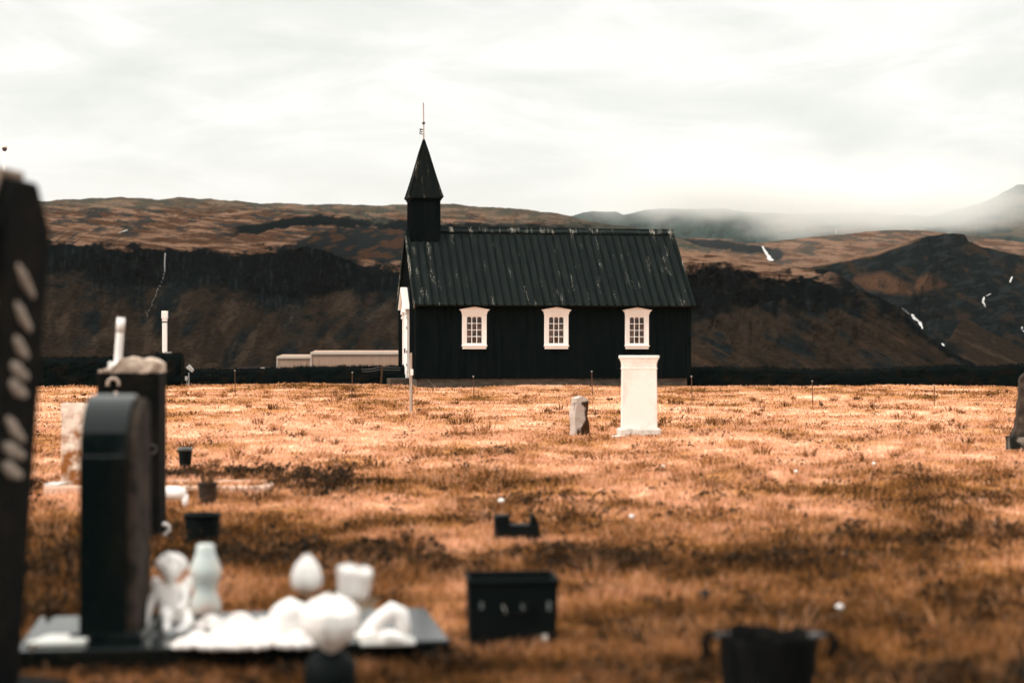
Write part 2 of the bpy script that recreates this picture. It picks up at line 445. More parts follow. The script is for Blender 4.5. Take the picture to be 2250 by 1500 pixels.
# ------------------------------------------------------------------ ground
# dark patches, mostly beds of low plants: centre and half sizes given on the land (m)
BEDS = []
def bed(px, py, hw, hd, k=1.0):
    p = at(px, py); BEDS.append((p.x, p.y, hw, hd, k))
bed(700, 1075, 0.55, 1.2, .9); bed(560, 1052, 0.7, 0.8, .9); bed(430, 1050, 0.5, 1.0, .9); bed(80, 1075, 0.25, 0.5, 1)
bed(820, 1245, 0.55, 0.55, 1); bed(600, 1235, 0.6, 0.5, .9); bed(960, 1255, 0.35, 0.4, .9); bed(1180, 1232, 0.8, 0.3, .6)
bed(1320, 1240, 0.45, 0.65, 1); bed(1700, 1245, 0.6, 0.45, .7); bed(150, 1250, 0.45, 0.8, .9)
bed(2080, 1100, 0.9, 0.7, .35); bed(1080, 990, 0.5, 0.7, .5); bed(1150, 1105, 0.4, 0.5, .6); bed(1600, 1080, 0.5, 0.7, .3)
bed(1560, 950, 0.8, 1.0, .45); bed(1700, 955, 0.6, 0.6, .3); bed(2000, 870, 1.0, 3.0, .5); bed(2230, 1330, .5, .5, .6); bed(1500, 1350, .4, .2, .3)
bed(2150, 1490, .55, .45, 1); bed(1930, 1480, .35, .3, .7); bed(2010, 1200, .5, .5, .6); bed(2180, 1180, .5, .6, .6); bed(1830, 1190, .35, .35, .5); bed(130, 1350, .3, .3, .8); bed(760, 1020, .5, .6, .4); bed(1050, 1350, .3, .2, .4); bed(1000, 1460, .3, .12, .7); bed(560, 1480, .5, .08, .8)  # first two: plants added to darken the corner, standing in for shadow
bed(560, 850, 6, 4.5, .35); bed(800, 853, 2.5, 3.5, .55); bed(2160, 862, 1.0, 1.0, .8); bed(1960, 903, .35, .5, .9)
bed(940, 900, .3, .6, .7); bed(780, 893, .7, .8, .6); bed(1000, 858, 2.5, 2.0, .5)
def bed_mask(x, y):
    s = np.zeros_like(np.asarray(x, float))
    for bx, by, hw, hd, k in BEDS:
        r2 = ((x - bx) / hw) ** 2 + ((y - by) / hd) ** 2
        s = np.maximum(s, k * np.exp(-r2 ** 1.5))
    return s * sstep(-0.35, 0.25, fbm(np.asarray(x) * 3.6, np.asarray(y) * 3.0, 3.3, 4, .7))
def gz(x, y):
    x = np.asarray(x, float); y = np.asarray(y, float)
    d = np.sqrt(x * x + y * y)
    h = 0.15 * fbm(x / 5.5, y / 4.0, 0.0, 3) + 0.06 * fbm(x / 1.2 + 7, y / 1.0, 2.0, 3)
    h = h * sstep(1.0, 5.0, d) * (0.45 + 0.55 * sstep(9, 22, d))
    h = h - 6.0 * sstep(80, 150, d) - 14.0 * sstep(150, 900, d)
    return h
def tone(x, y):
    """0 dark .. 1 pale straw"""
    x = np.asarray(x, float); y = np.asarray(y, float)
    d = np.sqrt(x * x + y * y)
    t = 0.55 + 0.70 * fbm(x / 2.6 + 3, y / 3.4, 1.0, 4) + 0.62 * fbm(x / 0.62, y / 0.5 + 9, 4.0, 3)
    t = t + 0.32 * sstep(9, 24, d) - 0.36 * sstep(15, 6.5, d) - 0.14 * sstep(38, 60, d)  # darker close by, paler farther: sunlit far tips put into the colour
    t = t - 0.9 * np.clip(fbm(x / 0.16, y / 0.14, 6.0, 2) - 0.12, 0, 1) * sstep(34, 12, d) * 1.6
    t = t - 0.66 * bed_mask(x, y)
    return np.clip(t, 0.0, 1.1)
G0, G1, G2, G3 = (0.014, 0.009, 0.005), (0.145, 0.060, 0.016), (0.41, 0.182, 0.070), (0.74, 0.425, 0.275)
def grass_col(t):
    c = lerp(G0, G1, sstep(0.0, 0.34, t))
    c = c * (1 - sstep(0.34, 0.62, t))[..., None] + np.asarray(G2) * sstep(0.34, 0.62, t)[..., None]
    return c * (1 - sstep(0.62, 1.0, t))[..., None] + np.asarray(G3) * sstep(0.62, 1.0, t)[..., None]

fine = np.linspace(R(-26), R(26), 720)
coarse = np.linspace(R(26), R(334), 90)[1:-1]
az = np.concatenate([fine, coarse])
rad = np.concatenate([[0.05], np.geomspace(0.8, 90, 430), np.geomspace(92, 12000, 60)])
AZ, RD = np.meshgrid(az, rad)
GX, GY = RD * np.sin(AZ), RD * np.cos(AZ)
GZ = gz(GX, GY)
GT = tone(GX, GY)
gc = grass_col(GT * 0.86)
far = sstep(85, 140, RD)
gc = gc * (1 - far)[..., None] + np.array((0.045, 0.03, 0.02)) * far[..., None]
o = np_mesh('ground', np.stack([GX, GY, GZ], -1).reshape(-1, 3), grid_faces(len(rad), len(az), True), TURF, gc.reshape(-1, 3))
tag(o, kind='structure')

# grass blades: dry turf, one uncountable mass
def blades(n, d0, d1, h0, h1, wfac, bend, seed):
    g = np.random.default_rng(seed)
    d = np.exp(g.uniform(math.log(d0), math.log(d1), n)) if d1 / d0 < 6 else g.uniform(d0, d1, n)
    a = g.uniform(R(-25), R(25), n)
    x, y = d * np.sin(a), d * np.cos(a)
    t = tone(x, y)
    keep = g.uniform(size=n) < 1.0
    x, y, d, t = x[keep], y[keep], d[keep], t[keep]; n = len(x)
    clump = 0.5 + 0.9 * np.clip(0.5 + fbm(x / 0.35, y / 0.35, 8.0, 2), 0, 1)
    h = g.uniform(h0, h1, n) * clump * (0.8 + 0.5 * bed_mask(x, y))
    w = np.maximum(0.0025, wfac * d) * g.uniform(0.7, 1.4, n)
    th = g.uniform(0, 2 * math.pi, n)
    bd = g.uniform(0.1, 1.0, n) * bend * h
    bx, by = np.cos(g.uniform(0, 2 * math.pi, n)) * bd, np.sin(g.uniform(0, 2 * math.pi, n)) * bd
    z = gz(x, y) - 0.004
    cx, cy = np.cos(th) * w / 2, np.sin(th) * w / 2
    v = np.empty((n, 5, 3))
    v[:, 0] = np.stack([x - cx, y - cy, z], 1)
    v[:, 1] = np.stack([x + cx, y + cy, z], 1)
    v[:, 2] = np.stack([x + cx * .8 + bx * .3, y + cy * .8 + by * .3, z + h * .6], 1)
    v[:, 3] = np.stack([x - cx * .8 + bx * .3, y - cy * .8 + by * .3, z + h * .6], 1)
    v[:, 4] = np.stack([x + bx, y + by, z + h], 1)
    base = np.arange(n) * 5
    f = np.concatenate([np.stack([base, base + 1, base + 2], 1), np.stack([base, base + 2, base + 3], 1), np.stack([base + 3, base + 2, base + 4], 1)])
    tt = np.clip(t + g.normal(0, 0.21, n), 0, 1.1)
    c = grass_col(tt)
    c = np.repeat(c[:, None], 5, 1)
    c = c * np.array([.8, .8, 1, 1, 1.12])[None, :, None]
    return v.reshape(-1, 3), f, c.reshape(-1, 3)
def tussocks(n, seed):
    """taller tufts standing out of the turf"""
    g = np.random.default_rng(seed); m = 34
    d = np.exp(g.uniform(math.log(5.5), math.log(58), n)); a = g.uniform(R(-25), R(25), n)
    sx, sy = d * np.sin(a), d * np.cos(a)
    clear = ((sx > -2.2) & (sx < -.1) & (sy > 6.2) & (sy < 8.6)) | ((np.abs(sx) < .32) & (sy > 6.4) & (sy < 8.3)) | ((np.abs(sx - .9) < .3) & (sy < 6.8)) | ((sx < -1.3) & (sy < 7)) | ((np.abs(sx - .04) < .4) & (sy > 10.9) & (sy < 12)) | ((np.abs(sx - 1.0) < .3) & (sy > 22.5) & (sy < 26.3)) | ((np.abs(sx - 1.85) < .5) & (sy > 24) & (sy < 26.6))
    d, a = d[~clear], a[~clear]; n = len(d)
    sz = g.uniform(.5, 1.25, n)
    x = np.repeat(d * np.sin(a), m) + g.normal(size=n * m) * np.repeat(.055 * sz, m)
    y = np.repeat(d * np.cos(a), m) + g.normal(size=n * m) * np.repeat(.055 * sz, m)
    N = n * m
    h = g.uniform(.06, .15, N) * np.repeat(sz, m); w = np.maximum(.003, .0005 * np.repeat(d, m)) * g.uniform(.7, 1.3, N)
    th = g.uniform(0, 6.283, N); cx, cy = np.cos(th) * w / 2, np.sin(th) * w / 2
    ox, oy = (x - np.repeat(d * np.sin(a), m)) * 1.1 + g.normal(size=N) * .02, (y - np.repeat(d * np.cos(a), m)) * 1.1 + g.normal(size=N) * .02
    z = gz(x, y) - .004
    v = np.stack([np.stack([x - cx, y - cy, z], 1), np.stack([x + cx, y + cy, z], 1), np.stack([x + cx * .8 + ox * .3, y + cy * .8 + oy * .3, z + h * .6], 1),
                  np.stack([x - cx * .8 + ox * .3, y - cy * .8 + oy * .3, z + h * .6], 1), np.stack([x + ox, y + oy, z + h], 1)], 1)
    b = np.arange(N) * 5
    f = np.concatenate([np.stack([b, b + 1, b + 2], 1), np.stack([b, b + 2, b + 3], 1), np.stack([b + 3, b + 2, b + 4], 1)])
    t = np.clip(np.repeat(g.uniform(.05, .95, n), m) * .75 + .2 * tone(x, y) + g.normal(0, .12, N), 0, 1.05)
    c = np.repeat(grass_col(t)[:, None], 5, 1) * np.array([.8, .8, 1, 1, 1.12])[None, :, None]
    return v.reshape(-1, 3), f, c.reshape(-1, 3)
parts = [blades(205000, 4.6, 12, 0.035, 0.085, 0.0005, 0.9, 1),
         blades(230000, 12, 30, 0.03, 0.075, 0.0005, 0.9, 2),
         blades(158000, 30, 76, 0.03, 0.08, 0.00055, 0.8, 3),
         tussocks(1100, 4)]
vs_, fs_, cs_, k = [], [], [], 0
for v, f, c in parts:
    vs_.append(v); fs_.append(f + k); cs_.append(c); k += len(v)
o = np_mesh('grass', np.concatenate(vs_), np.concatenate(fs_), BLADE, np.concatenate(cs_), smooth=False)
tag(o, 'short dry orange grass covering the churchyard', 'grass', kind='stuff')

# dark low plants in the beds
def leaves(seed, n):
    g = np.random.default_rng(seed)
    X, Y = [], []
    for bx, by, hw, hd, k in BEDS:
        if by > 24: continue
        m_ = int(n * hw * hd * k)
        X.append(g.normal(bx, hw * .55, m_)); Y.append(g.normal(by, hd * .55, m_))
    x, y = np.concatenate(X), np.concatenate(Y)
    nt_ = 620                                    # small scattered tufts
    td = np.exp(g.uniform(math.log(6.5), math.log(46), nt_)); ta = g.uniform(R(-19), R(19), nt_)
    tx_, ty_ = td * np.sin(ta), td * np.cos(ta)
    sz = g.uniform(.03, .10, nt_) * (0.7 + td / 40)
    m_ = 26
    xt = (tx_[:, None] + g.normal(size=(nt_, m_)) * sz[:, None]).ravel(); yt = (ty_[:, None] + g.normal(size=(nt_, m_)) * sz[:, None] * .8).ravel()
    keep = bed_mask(x, y) > g.uniform(0.2, 0.75, len(x))
    x, y = np.concatenate([x[keep], xt]), np.concatenate([y[keep], yt]); n = len(x)
    hz = np.clip(0.35 + 1.3 * fbm(x / 0.28, y / 0.28, 5.0, 2), 0.05, 1.0)
    z = gz(x, y) + g.uniform(0, 1, n) ** .7 * 0.17 * hz
    r = g.uniform(0.010, 0.024, n)
    q = g.normal(size=(n, 3)); q[:, 2] = np.abs(q[:, 2]) * 0.7; q /= np.linalg.norm(q, axis=1)[:, None]
    u = np.cross(q, g.normal(size=(n, 3))); u /= np.linalg.norm(u, axis=1)[:, None]
    w = np.cross(q, u)
    p = np.stack([x, y, z], 1)
    v = np.stack([p - u * r[:, None], p + w * r[:, None] * .6, p + u * r[:, None], p - w * r[:, None] * .6], 1)
    f = (np.arange(n) * 4)[:, None] + np.arange(4)[None]
    t = g.uniform(0, 1, n) ** 2
    c = lerp((0.010, 0.009, 0.006), (0.11, 0.05, 0.018), t)
    return v.reshape(-1, 3), f, np.repeat(c[:, None], 4, 1).reshape(-1, 3)
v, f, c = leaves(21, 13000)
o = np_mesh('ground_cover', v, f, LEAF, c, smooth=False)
tag(o, 'dark low leafy plants growing in patches between the graves, with two patches added in the corner for shadow', 'ground cover', kind='stuff')

# ------------------------------------------------------------------ mountains
ROCK, ROCK2 = np.array((.0026, .0055, .0060)), np.array((.017, .0225, .023))
SCREE, SCREE_T = np.array((.025, .0170, .0112)), np.array((.0065, .0105, .0112))
TAN, BROWN = np.array((.27, .155, .10)), np.array((.075, .038, .022))
TEAL = np.array((.030, .050, .044))
def mixc(a, b, t):
    t = np.clip(t, 0, 1)[..., None]
    return a * (1 - t) + b * t
def layer(name, x0, x1, step, curves, rows, amps, colf, seed, drop=70):
    nx = int((x1 - x0) / step) + 1
    xs = np.linspace(x0, x1, nx)
    ys, ds = [], []
    for poly, dist in curves:
        p = np.array(poly, float); ys.append(np.interp(xs, p[:, 0], p[:, 1]))
        if hasattr(dist, '__len__'):
            q = np.array(dist, float); ds.append(np.interp(xs, q[:, 0], q[:, 1]))
        else:
            ds.append(np.full(nx, float(dist)))
    # the far side of the hill
    ys.append(ys[-1] + drop); ds.append(ds[-1] * 1.12); rows = list(rows) + [10]; amps = list(amps) + [amps[-1]]
    Y, D, S, AV, AR = [], [], [], [], []
    for i in range(len(ys) - 1):
        last = i == len(ys) - 2
        for t in np.linspace(0, 1, rows[i] + 1)[: None if last else -1]:
            Y.append(ys[i] * (1 - t) + ys[i + 1] * t)
            D.append(np.exp(np.log(ds[i]) * (1 - t) + np.log(ds[i + 1]) * t))
            S.append(np.full(nx, i + t))
            AV.append(np.full(nx, amps[i][0] * (1 - t) + amps[i + 1][0] * t))
            AR.append(np.full(nx, amps[i][1] * (1 - t) + amps[i + 1][1] * t))
    Y, D, S, AV, AR = map(np.array, (Y, D, S, AV, AR))
    PX = np.broadcast_to(xs, Y.shape)
    # relief: gullies run down the slope, ribs stand out of the cliffs
    n_r = fbm(PX / 26 + seed, Y / 60, seed, 5, 0.55) + 0.35 * np.abs(fbm(PX / 9, Y / 40, seed + 3, 3))
    n_v = fbm(PX / 42 + seed, Y / 22 + S, seed + 7, 5, 0.55)
    n_v = n_v + .5 * fbm(PX / 13 + seed, Y / 9, seed + 12, 3)
    D2 = D * (1 + AR * n_r)
    Y2 = Y + AV * n_v * np.clip(S * 2, 0, 1)
    X3, Z3 = (PX - 1125) / F * D2, EYE + (HZ - Y2) / F * D2
    c = colf(PX, Y2, S, seed)
    o = np_mesh(name, np.stack([X3, D2, Z3], -1).reshape(-1, 3), grid_faces(*Y.shape), LAND, c.reshape(-1, 3))
    return tag(o, kind='structure')

def strata(px, y, sd, fx=70, fy=7):
    return fbm(px / fx + sd, (y - 0.06 * px) / fy, sd, 5, 0.6)
# --- left massif with the cliff band
def col_left(px, y, s, sd):
    wob = 0.24 * fbm(px / 30, y / 18, sd + 2, 5, .6) + 0.30 * fbm(px / 95, y / 60, sd + 31, 3) * (1 - sstep(1.2, 1.8, s))
    s = s + wob
    streak = fbm((px + 0.35 * y) / 22, y / 70, sd + 4, 3, 0.6)
    c = mixc(SCREE, SCREE_T, sstep(-0.05, 0.35, fbm(px / 60 + 0.5 * y / 60, y / 75, sd + 5, 4)))
    c = c * (1 + 0.55 * streak)[..., None]
    c = mixc(c, SCREE * 2.3, sstep(0.05, 0.5, fbm((px + .5 * y) / 38, y / 55, sd + 6, 5, .6)) * 0.75)
    rib = fbm(px / 7, y / 34, sd + 8, 4, 0.6)
    rock = mixc(ROCK, ROCK2, sstep(0.05, 0.75, rib + 0.3 * fbm(px / 90, y / 40, sd, 3)))
    c = mixc(c, rock, sstep(0.80, 1.02, s))
    bench = mixc(BROWN * 1.1, TAN, sstep(-0.2, 0.5, strata(px, y, sd + 1, 60, 7) + 0.06))
    led = strata(px, y, sd + 11, 42, 8)
    bench = mixc(bench, ROCK2 * 1.3, sstep(0.06, 0.22, led) * sstep(2.15, 2.4, s) * .85)  # rock ledges, with the shadow streaks under them put into the colour
    dg_ = fbm((px + 1.6 * y) / 24, (y - .3 * px) / 60, sd + 21, 4, .6)
    bench = mixc(bench, ROCK2 * 1.2, sstep(0.1, 0.35, dg_) * sstep(500, 515, y) * sstep(330, 200, px) * .8)
    # the knoll left of the church is dark rock and brown scree
    kn = np.exp(-(((px - 800) / 190) ** 2 + ((y - 540) / 45) ** 2) ** 1.5) + 0.4 * fbm(px / 40, y / 20, sd + 14, 3)
    knc = mixc(ROCK2 * 0.8, BROWN * 0.8, sstep(0.0, 0.3, fbm(px / 35 + y / 30, y / 16, sd + 15, 4)))
    bench = mixc(bench, knc, sstep(0.35, 0.6, kn))
    br = np.interp(px, [480, 519, 595, 652, 710, 824, 893, 960], [520, 499, 491, 480, 479, 483, 489, 495])
    bench = mixc(bench, ROCK * 1.3, sstep(13, 8, np.abs(y - br - 7) + 9 * fbm(px / 22, y / 12, sd + 16, 3)) * sstep(480, 530, px))
    c = mixc(c, bench, sstep(1.97, 2.06, s))
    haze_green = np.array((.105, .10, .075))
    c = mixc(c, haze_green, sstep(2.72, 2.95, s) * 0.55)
    return c
base_l = [(-500, 842), (1600, 842)]
cb = [(-500, 585), (98, 591), (205, 599), (251, 627), (335, 627), (362, 606), (442, 606), (480, 629), (557, 641), (633, 652), (710, 656), (733, 637), (782, 625), (850, 640), (1000, 650), (1600, 700)]
ct = [(-500, 530), (98, 534), (175, 540), (328, 545), (358, 553), (461, 551), (484, 560), (614, 553), (679, 540), (748, 560), (786, 585), (850, 590), (1000, 600), (1600, 660)]
sk = [(-500, 452), (0, 447), (98, 441), (213, 435), (305, 434), (343, 438), (389, 434), (454, 436), (484, 439), (557, 445), (633, 447), (710, 450), (748, 448), (824, 452), (893, 449), (971, 448), (1032, 452), (1096, 456), (1160, 462), (1224, 467), (1272, 480), (1300, 488), (1397, 499), (1480, 521), (1600, 560)]
layer('mountain_with_cliff', -420, 1560, 2.6,
      [(base_l, 380), (cb, [(-500, 540), (335, 540), (362, 560), (480, 545), (700, 520), (900, 560), (1600, 600)]),
       (ct, [(-500, 555), (335, 556), (362, 575), (480, 562), (700, 535), (900, 580), (1600, 620)]), (sk, 1250)],
      [95, 60, 80], [(2, .008), (3, .016), (4.0, .014), (3.2, .022)], col_left, 3.0)

# --- right spur behind the church
def col_spur(px, y, s, sd):
    s = s + 0.22 * fbm(px / 34, y / 20, sd + 2, 4)
    u = px - 1.7 * y                                     # streaks run down to the right
    streak = fbm(u / 26, (px + y) / 160, sd + 4, 5, 0.6)
    c = mixc(SCREE * 1.25, SCREE_T * 1.2, sstep(0.0, 0.4, fbm(u / 70, (px + y) / 110, sd + 5, 4) + 0.4 * (np.clip((y - 700) / -60, 0, 1))))
    c = c * (1 + 0.6 * streak)[..., None]
    c = mixc(c, BROWN * 1.3, .6 * sstep(0.25, 0.8, fbm(u / 22, (px + y) / 240, sd + 6, 5) + 0.4 * sstep(730, 800, y) * sstep(1720, 1540, px)))
    rib = fbm(px / 20, y / 16, sd + 8, 5, 0.6)
    rock = mixc(ROCK * 0.9, ROCK2, sstep(0.1, 0.8, rib))
    rock = mixc(rock, SCREE * 1.2, sstep(0.15, 0.5, fbm(px / 30, y / 22, sd + 9, 4)))
    c = mixc(c, rock, sstep(0.82, 1.0, s))
    top = mixc(BROWN, TAN * 1.05, sstep(-0.2, 0.3, strata(px, y, sd + 1, 60, 7) + 0.25))
    top = mixc(top, ROCK * 1.2, sstep(0.0, 0.25, fbm(px / 30, y / 14, sd + 10, 4)) * sstep(1640, 1760, px))
    c = mixc(c, top, sstep(1.86, 2.02, s) * sstep(1860, 1780, px))
    return c
sp_sky = [(1100, 545), (1491, 554), (1595, 558), (1624, 568), (1690, 578), (1756, 592), (1806, 591), (1843, 603), (1868, 620), (1888, 636), (1925, 649), (1954, 665), (1983, 686), (2008, 711), (2041, 740), (2091, 773), (2132, 793), (2180, 815), (2500, 842)]
sp_ct = [(1100, 575), (1491, 580), (1560, 578), (1600, 575), (1640, 590), (1700, 605), (1756, 612), (1806, 622), (1843, 630), (1868, 634), (1888, 642), (1925, 653), (1954, 668), (1983, 689), (2008, 714), (2041, 743), (2091, 775), (2132, 795), (2180, 817), (2500, 843)]
sp_cb = [(1100, 690), (1520, 698), (1595, 669), (1681, 661), (1822, 665), (1868, 648), (1888, 655), (1925, 662), (1954, 677), (1983, 697), (2008, 720), (2041, 748), (2091, 779), (2132, 798), (2180, 820), (2500, 844)]
layer('rocky_spur', 1180, 2300, 2.6,
      [([(1000, 845), (2500, 845)], 400), (sp_cb, 500), (sp_ct, 520), (sp_sky, 610)],
      [75, 55, 26], [(2, .008), (4, .03), (5, .024), (2.5, .012)], col_spur, 17.0, drop=40)

# --- middle mountain on the right
def col_mid(px, y, s, sd):
    w = 0.2 * fbm(px / 34, y / 18, sd + 2, 4)
    c = mixc(ROCK * 1.5, ROCK2, sstep(-0.1, 0.5, fbm(px / 40, (y + .2 * px) / 12, sd + 3, 5, .6)))
    c = mixc(c, SCREE * 1.2, sstep(0.1, 0.4, fbm((px - y) / 45, y / 35, sd + 4, 4)))
    # brown scree apron under the crags
    ap = sstep(0, 18, y - np.interp(px, [1840, 1880, 1940, 2000, 2040, 2090, 2140], [640, 600, 588, 615, 590, 620, 640]) + 14 * w) \
        * sstep(0, 14, np.interp(px, [1840, 1900, 2000, 2060, 2140], [590, 645, 655, 640, 628]) - y + 30 * w)
    c = mixc(c, mixc(BROWN * 1.15, SCREE, sstep(0.1, .5, fbm(px / 20, y / 40, sd + 6, 4))), ap * sstep(1850, 1880, px) * sstep(2120, 2060, px))
    top = sstep(9, 3, y - np.interp(px, [1600, 1781, 1863, 1926, 1987, 2041, 2095], [578, 582, 566, 554, 533, 518, 512]) + 10 * w) * sstep(2040, 1960, px)
    c = mixc(c, TAN * .8, top)
    return c
md_sky = [(1500, 600), (1657, 583), (1781, 582), (1863, 566), (1926, 554), (1987, 533), (2041, 518), (2095, 512), (2120, 516), (2128, 530), (2161, 543), (2215, 556), (2250, 562), (2400, 585), (2700, 600)]
layer('dark_mountain', 1600, 2640, 2.6,
      [([(1500, 845), (2700, 845)], 560), ([(1500, 700), (2700, 700)], [(1500, 760), (1960, 800), (2080, 880), (2180, 760), (2700, 700)]), (md_sky, 1050)],
      [60, 90], [(3, .014), (7, .04), (2.5, .016)], col_mid, 29.0)
# --- low foothill in front of it
def col_foot(px, y, s, sd):
    u = px - 1.9 * y
    c = mixc(SCREE, SCREE * 2.2, sstep(-.1, .5, fbm(u / 22, (px + y) / 120, sd, 5, .6)))
    c = mixc(c, SCREE_T, sstep(0.0, 0.3, fbm(px / 50, y / 26, sd + 3, 4)) * sstep(2110, 2060, px - 0.4 * (y - 700)))
    return c
layer('foothill', 1990, 2560, 2.6,
      [([(1990, 845), (2600, 845)], 470), ([(1990, 826), (2040, 800), (2075, 762), (2100, 720), (2116, 700), (2140, 708), (2173, 727), (2215, 748), (2250, 768), (2330, 800), (2560, 835)], [(1990, 520), (2116, 640), (2560, 560)])],
      [70], [(2, .008), (2.5, .01)], col_foot, 41.0, drop=30)

# --- tan uplands behind
def col_up(px, y, s, sd):
    c = mixc(BROWN * 1.2, TAN * .85, sstep(-0.25, 0.45, strata(px, y, sd + 1, 60, 7) + .05))
    c = mixc(c, np.array((.045, .045, .038)), sstep(0.04, 0.3, strata(px, y, sd + 5, 50, 8)) * .8)
    ledge = np.interp(px, [1300, 1400, 1483, 1540, 1586, 1640, 1665, 1700], [508, 512, 523, 526, 529, 537, 540, 545])
    c = mixc(c, ROCK * 1.5, sstep(11, 7, np.abs(y - ledge - 8) + 7 * fbm(px / 25, y / 10, sd + 8, 3)) * sstep(1740, 1690, px))
    gul = np.exp(-(((px - 1705) / 20) ** 2 + ((y - 560) / 17) ** 2))
    c = mixc(c, ROCK2, sstep(.4, .7, gul))
    return c
up_sky = [(1150, 500), (1397, 505), (1483, 520), (1586, 526), (1640, 534), (1665, 535), (1698, 531), (1780, 521), (1850, 515), (1946, 505), (2029, 506), (2132, 519), (2250, 533), (2700, 560)]
layer('upland', 1200, 2640, 3.0, [([(1100, 640), (2700, 640)], 1150), (up_sky, 3000)], [70], [(2, .01), (2.0, .01)], col_up, 53.0)

# --- green-grey hills fading into the cloud
def col_far(px, y, s, sd):
    c = mixc(TEAL, TEAL * .45, sstep(-0.05, .4, fbm((px + .5 * y) / 30, y / 18, sd, 5, .6)))
    tanw = sstep(0.0, 0.4, fbm(px / 90, y / 16, sd + 4, 4) + .15 * sstep(1700, 1900, px) - .5 * sstep(1620, 1500, px))
    return mixc(c, np.array((.15, .115, .085)), tanw * .75)
layer('far_hills', 1150, 2640, 3.0,
      [([(1100, 580), (2700, 580)], 3560), ([(1100, 500), (1300, 492), (1480, 490), (1700, 500), (2000, 500), (2700, 510)], 4200),
       ([(1150, 486), (1246, 476), (1282, 468), (1304, 466), (1352, 465), (1368, 472), (1416, 462), (1448, 459), (1520, 460), (1586, 457), (1648, 466), (1750, 470), (1850, 466), (1950, 470), (2100, 478), (2700, 470)],
        5600)],
      [60, 70], [(2, .01), (4, .02), (3.0, .012)], col_far, 61.0, drop=20)
layer('far_peak', 1880, 2640, 3.0,
      [([(1880, 590), (2700, 590)], 2700), ([(1880, 520), (2000, 502), (2070, 486), (2153, 475), (2700, 460)], 3600),
       ([(1880, 508), (1960, 492), (2070, 468), (2153, 447), (2190, 432), (2212, 418), (2232, 407), (2262, 404), (2330, 392), (2500, 420), (2700, 440)], [(1880, 5400), (2090, 5200), (2190, 4150), (2700, 4150)])],
      [50, 70], [(2, .01), (4, .02), (3.5, .012)], col_far, 73.0, drop=20)

# --- white water and snow on the slopes: thin sheets lying on the hillside
def ribbon(name, pts, widths, d, m=None):
    mb = MB()
    widths = [w_ * .8 for w_ in widths]
    P = [pt(x, y, d if not hasattr(d, '__len__') else d[i]) for i, (x, y) in enumerate(pts)]
    for i in range(len(P) - 1):
        n = 9
        for k in range(n):
            a = P[i].lerp(P[i + 1], k / n); b = P[i].lerp(P[i + 1], (k + 1) / n)
            wa = widths[i] + (widths[i + 1] - widths[i]) * k / n; wb = widths[i] + (widths[i + 1] - widths[i]) * (k + 1) / n
            wa *= random.uniform(.55, 1.15) if k or i else .3; wb *= random.uniform(.55, 1.15)
            jt = Vector((random.uniform(-.25, .25) * wa * a.y / F, 0, 0)); a = a + jt; b = b + jt * .6
            sa, sb = wa * a.y / F / 2, wb * b.y / F / 2
            th = a.y * .0016
            mb.add([a + Vector((-sa, 0, 0)), a + Vector((0, -th, 0)), a + Vector((sa, 0, 0)), b + Vector((-sb, 0, 0)), b + Vector((0, -th, 0)), b + Vector((sb, 0, 0)),
                    a + Vector((0, th, 0)), b + Vector((0, th, 0))],
                   [(0, 1, 4, 3), (1, 2, 5, 4), (2, 6, 7, 5), (6, 0, 3, 7), (0, 6, 2, 1), (3, 4, 5, 7)])
    o = mb.build(name, m or WATERM)
    return tag(o, kind='structure')

# ------------------------------------------------------------------ the church
TH = R(9.5)
church = thing('church', 'black timber church with white windows and a small spired tower', 'church', (-3.517, 65.0, 0), TH)
Lw, Ww, ZP, ZE, ZR = 10.35, 6.0, 0.31, 3.15, 5.86
WIN = (2.156, 5.229, 8.296)
WX, WZ0, WZ1 = 0.40, 1.53, 2.68      # half width and heights of the openings
def slope_z(y):                        # outside of the wall line under the roof
    return ZE + (ZR - ZE) * (1 - abs(y - Ww / 2) / (Ww / 2))
wall = MB()
T = 0.16
xs = [0.0]
for w in WIN: xs += [w - WX, w + WX]
xs.append(Lw)
for side in (0, 1):
    y0, y1 = (0, T) if side == 0 else (Ww - T, Ww)
    for i in range(len(xs) - 1):
        if i % 2 == 0 or side == 1:
            wall.box(xs[i], xs[i + 1], y0, y1, ZP, ZE)
        else:
            wall.box(xs[i], xs[i + 1], y0, y1, ZP, WZ0); wall.box(xs[i], xs[i + 1], y0, y1, WZ1, ZE)
gab = [(T, ZP), (Ww - T, ZP), (Ww - T, ZE + T * 0.9), (Ww / 2, ZR - .12), (T, ZE + T * 0.9)]
wall.prism(gab, 'x', 0.0, T); wall.prism(gab, 'x', Lw - T, Lw)
# cover battens
x = 0.02
while x < Lw:
    if not any(abs(x + .02 - w) < WX + .2 for w in WIN):
        wall.box(x, x + .045, -.022, 0, ZP - .02, ZE)
    else:
        wall.box(x, x + .045, -.022, 0, ZP - .02, 1.36)
    x += 0.2583
y = 0.0
while y < Ww:
    zz = slope_z(y + .02) - .1
    if abs(y - Ww / 2) > .95: wall.box(-.022, 0, y, y + .045, ZP - .02, zz)
    else: wall.box(-.022, 0, y, y + .045, 3.75, zz)
    wall.box(Lw, Lw + .022, y, y + .045, ZP - .02, zz)
    y += 0.2475
wall.build('wall', TAR, church)
for yy in (-.03, Ww - .10):
    for xx in (-.035, Lw - .11):
        MB().box(xx, xx + .145, yy, yy + .13, ZP - .02, ZE - .05).build('corner_board', TAR, church)
MB().box(.04, Lw - .10, .05, Ww - .05, -.4, ZP).build('plinth', PLINTH, church, bevel=.01)

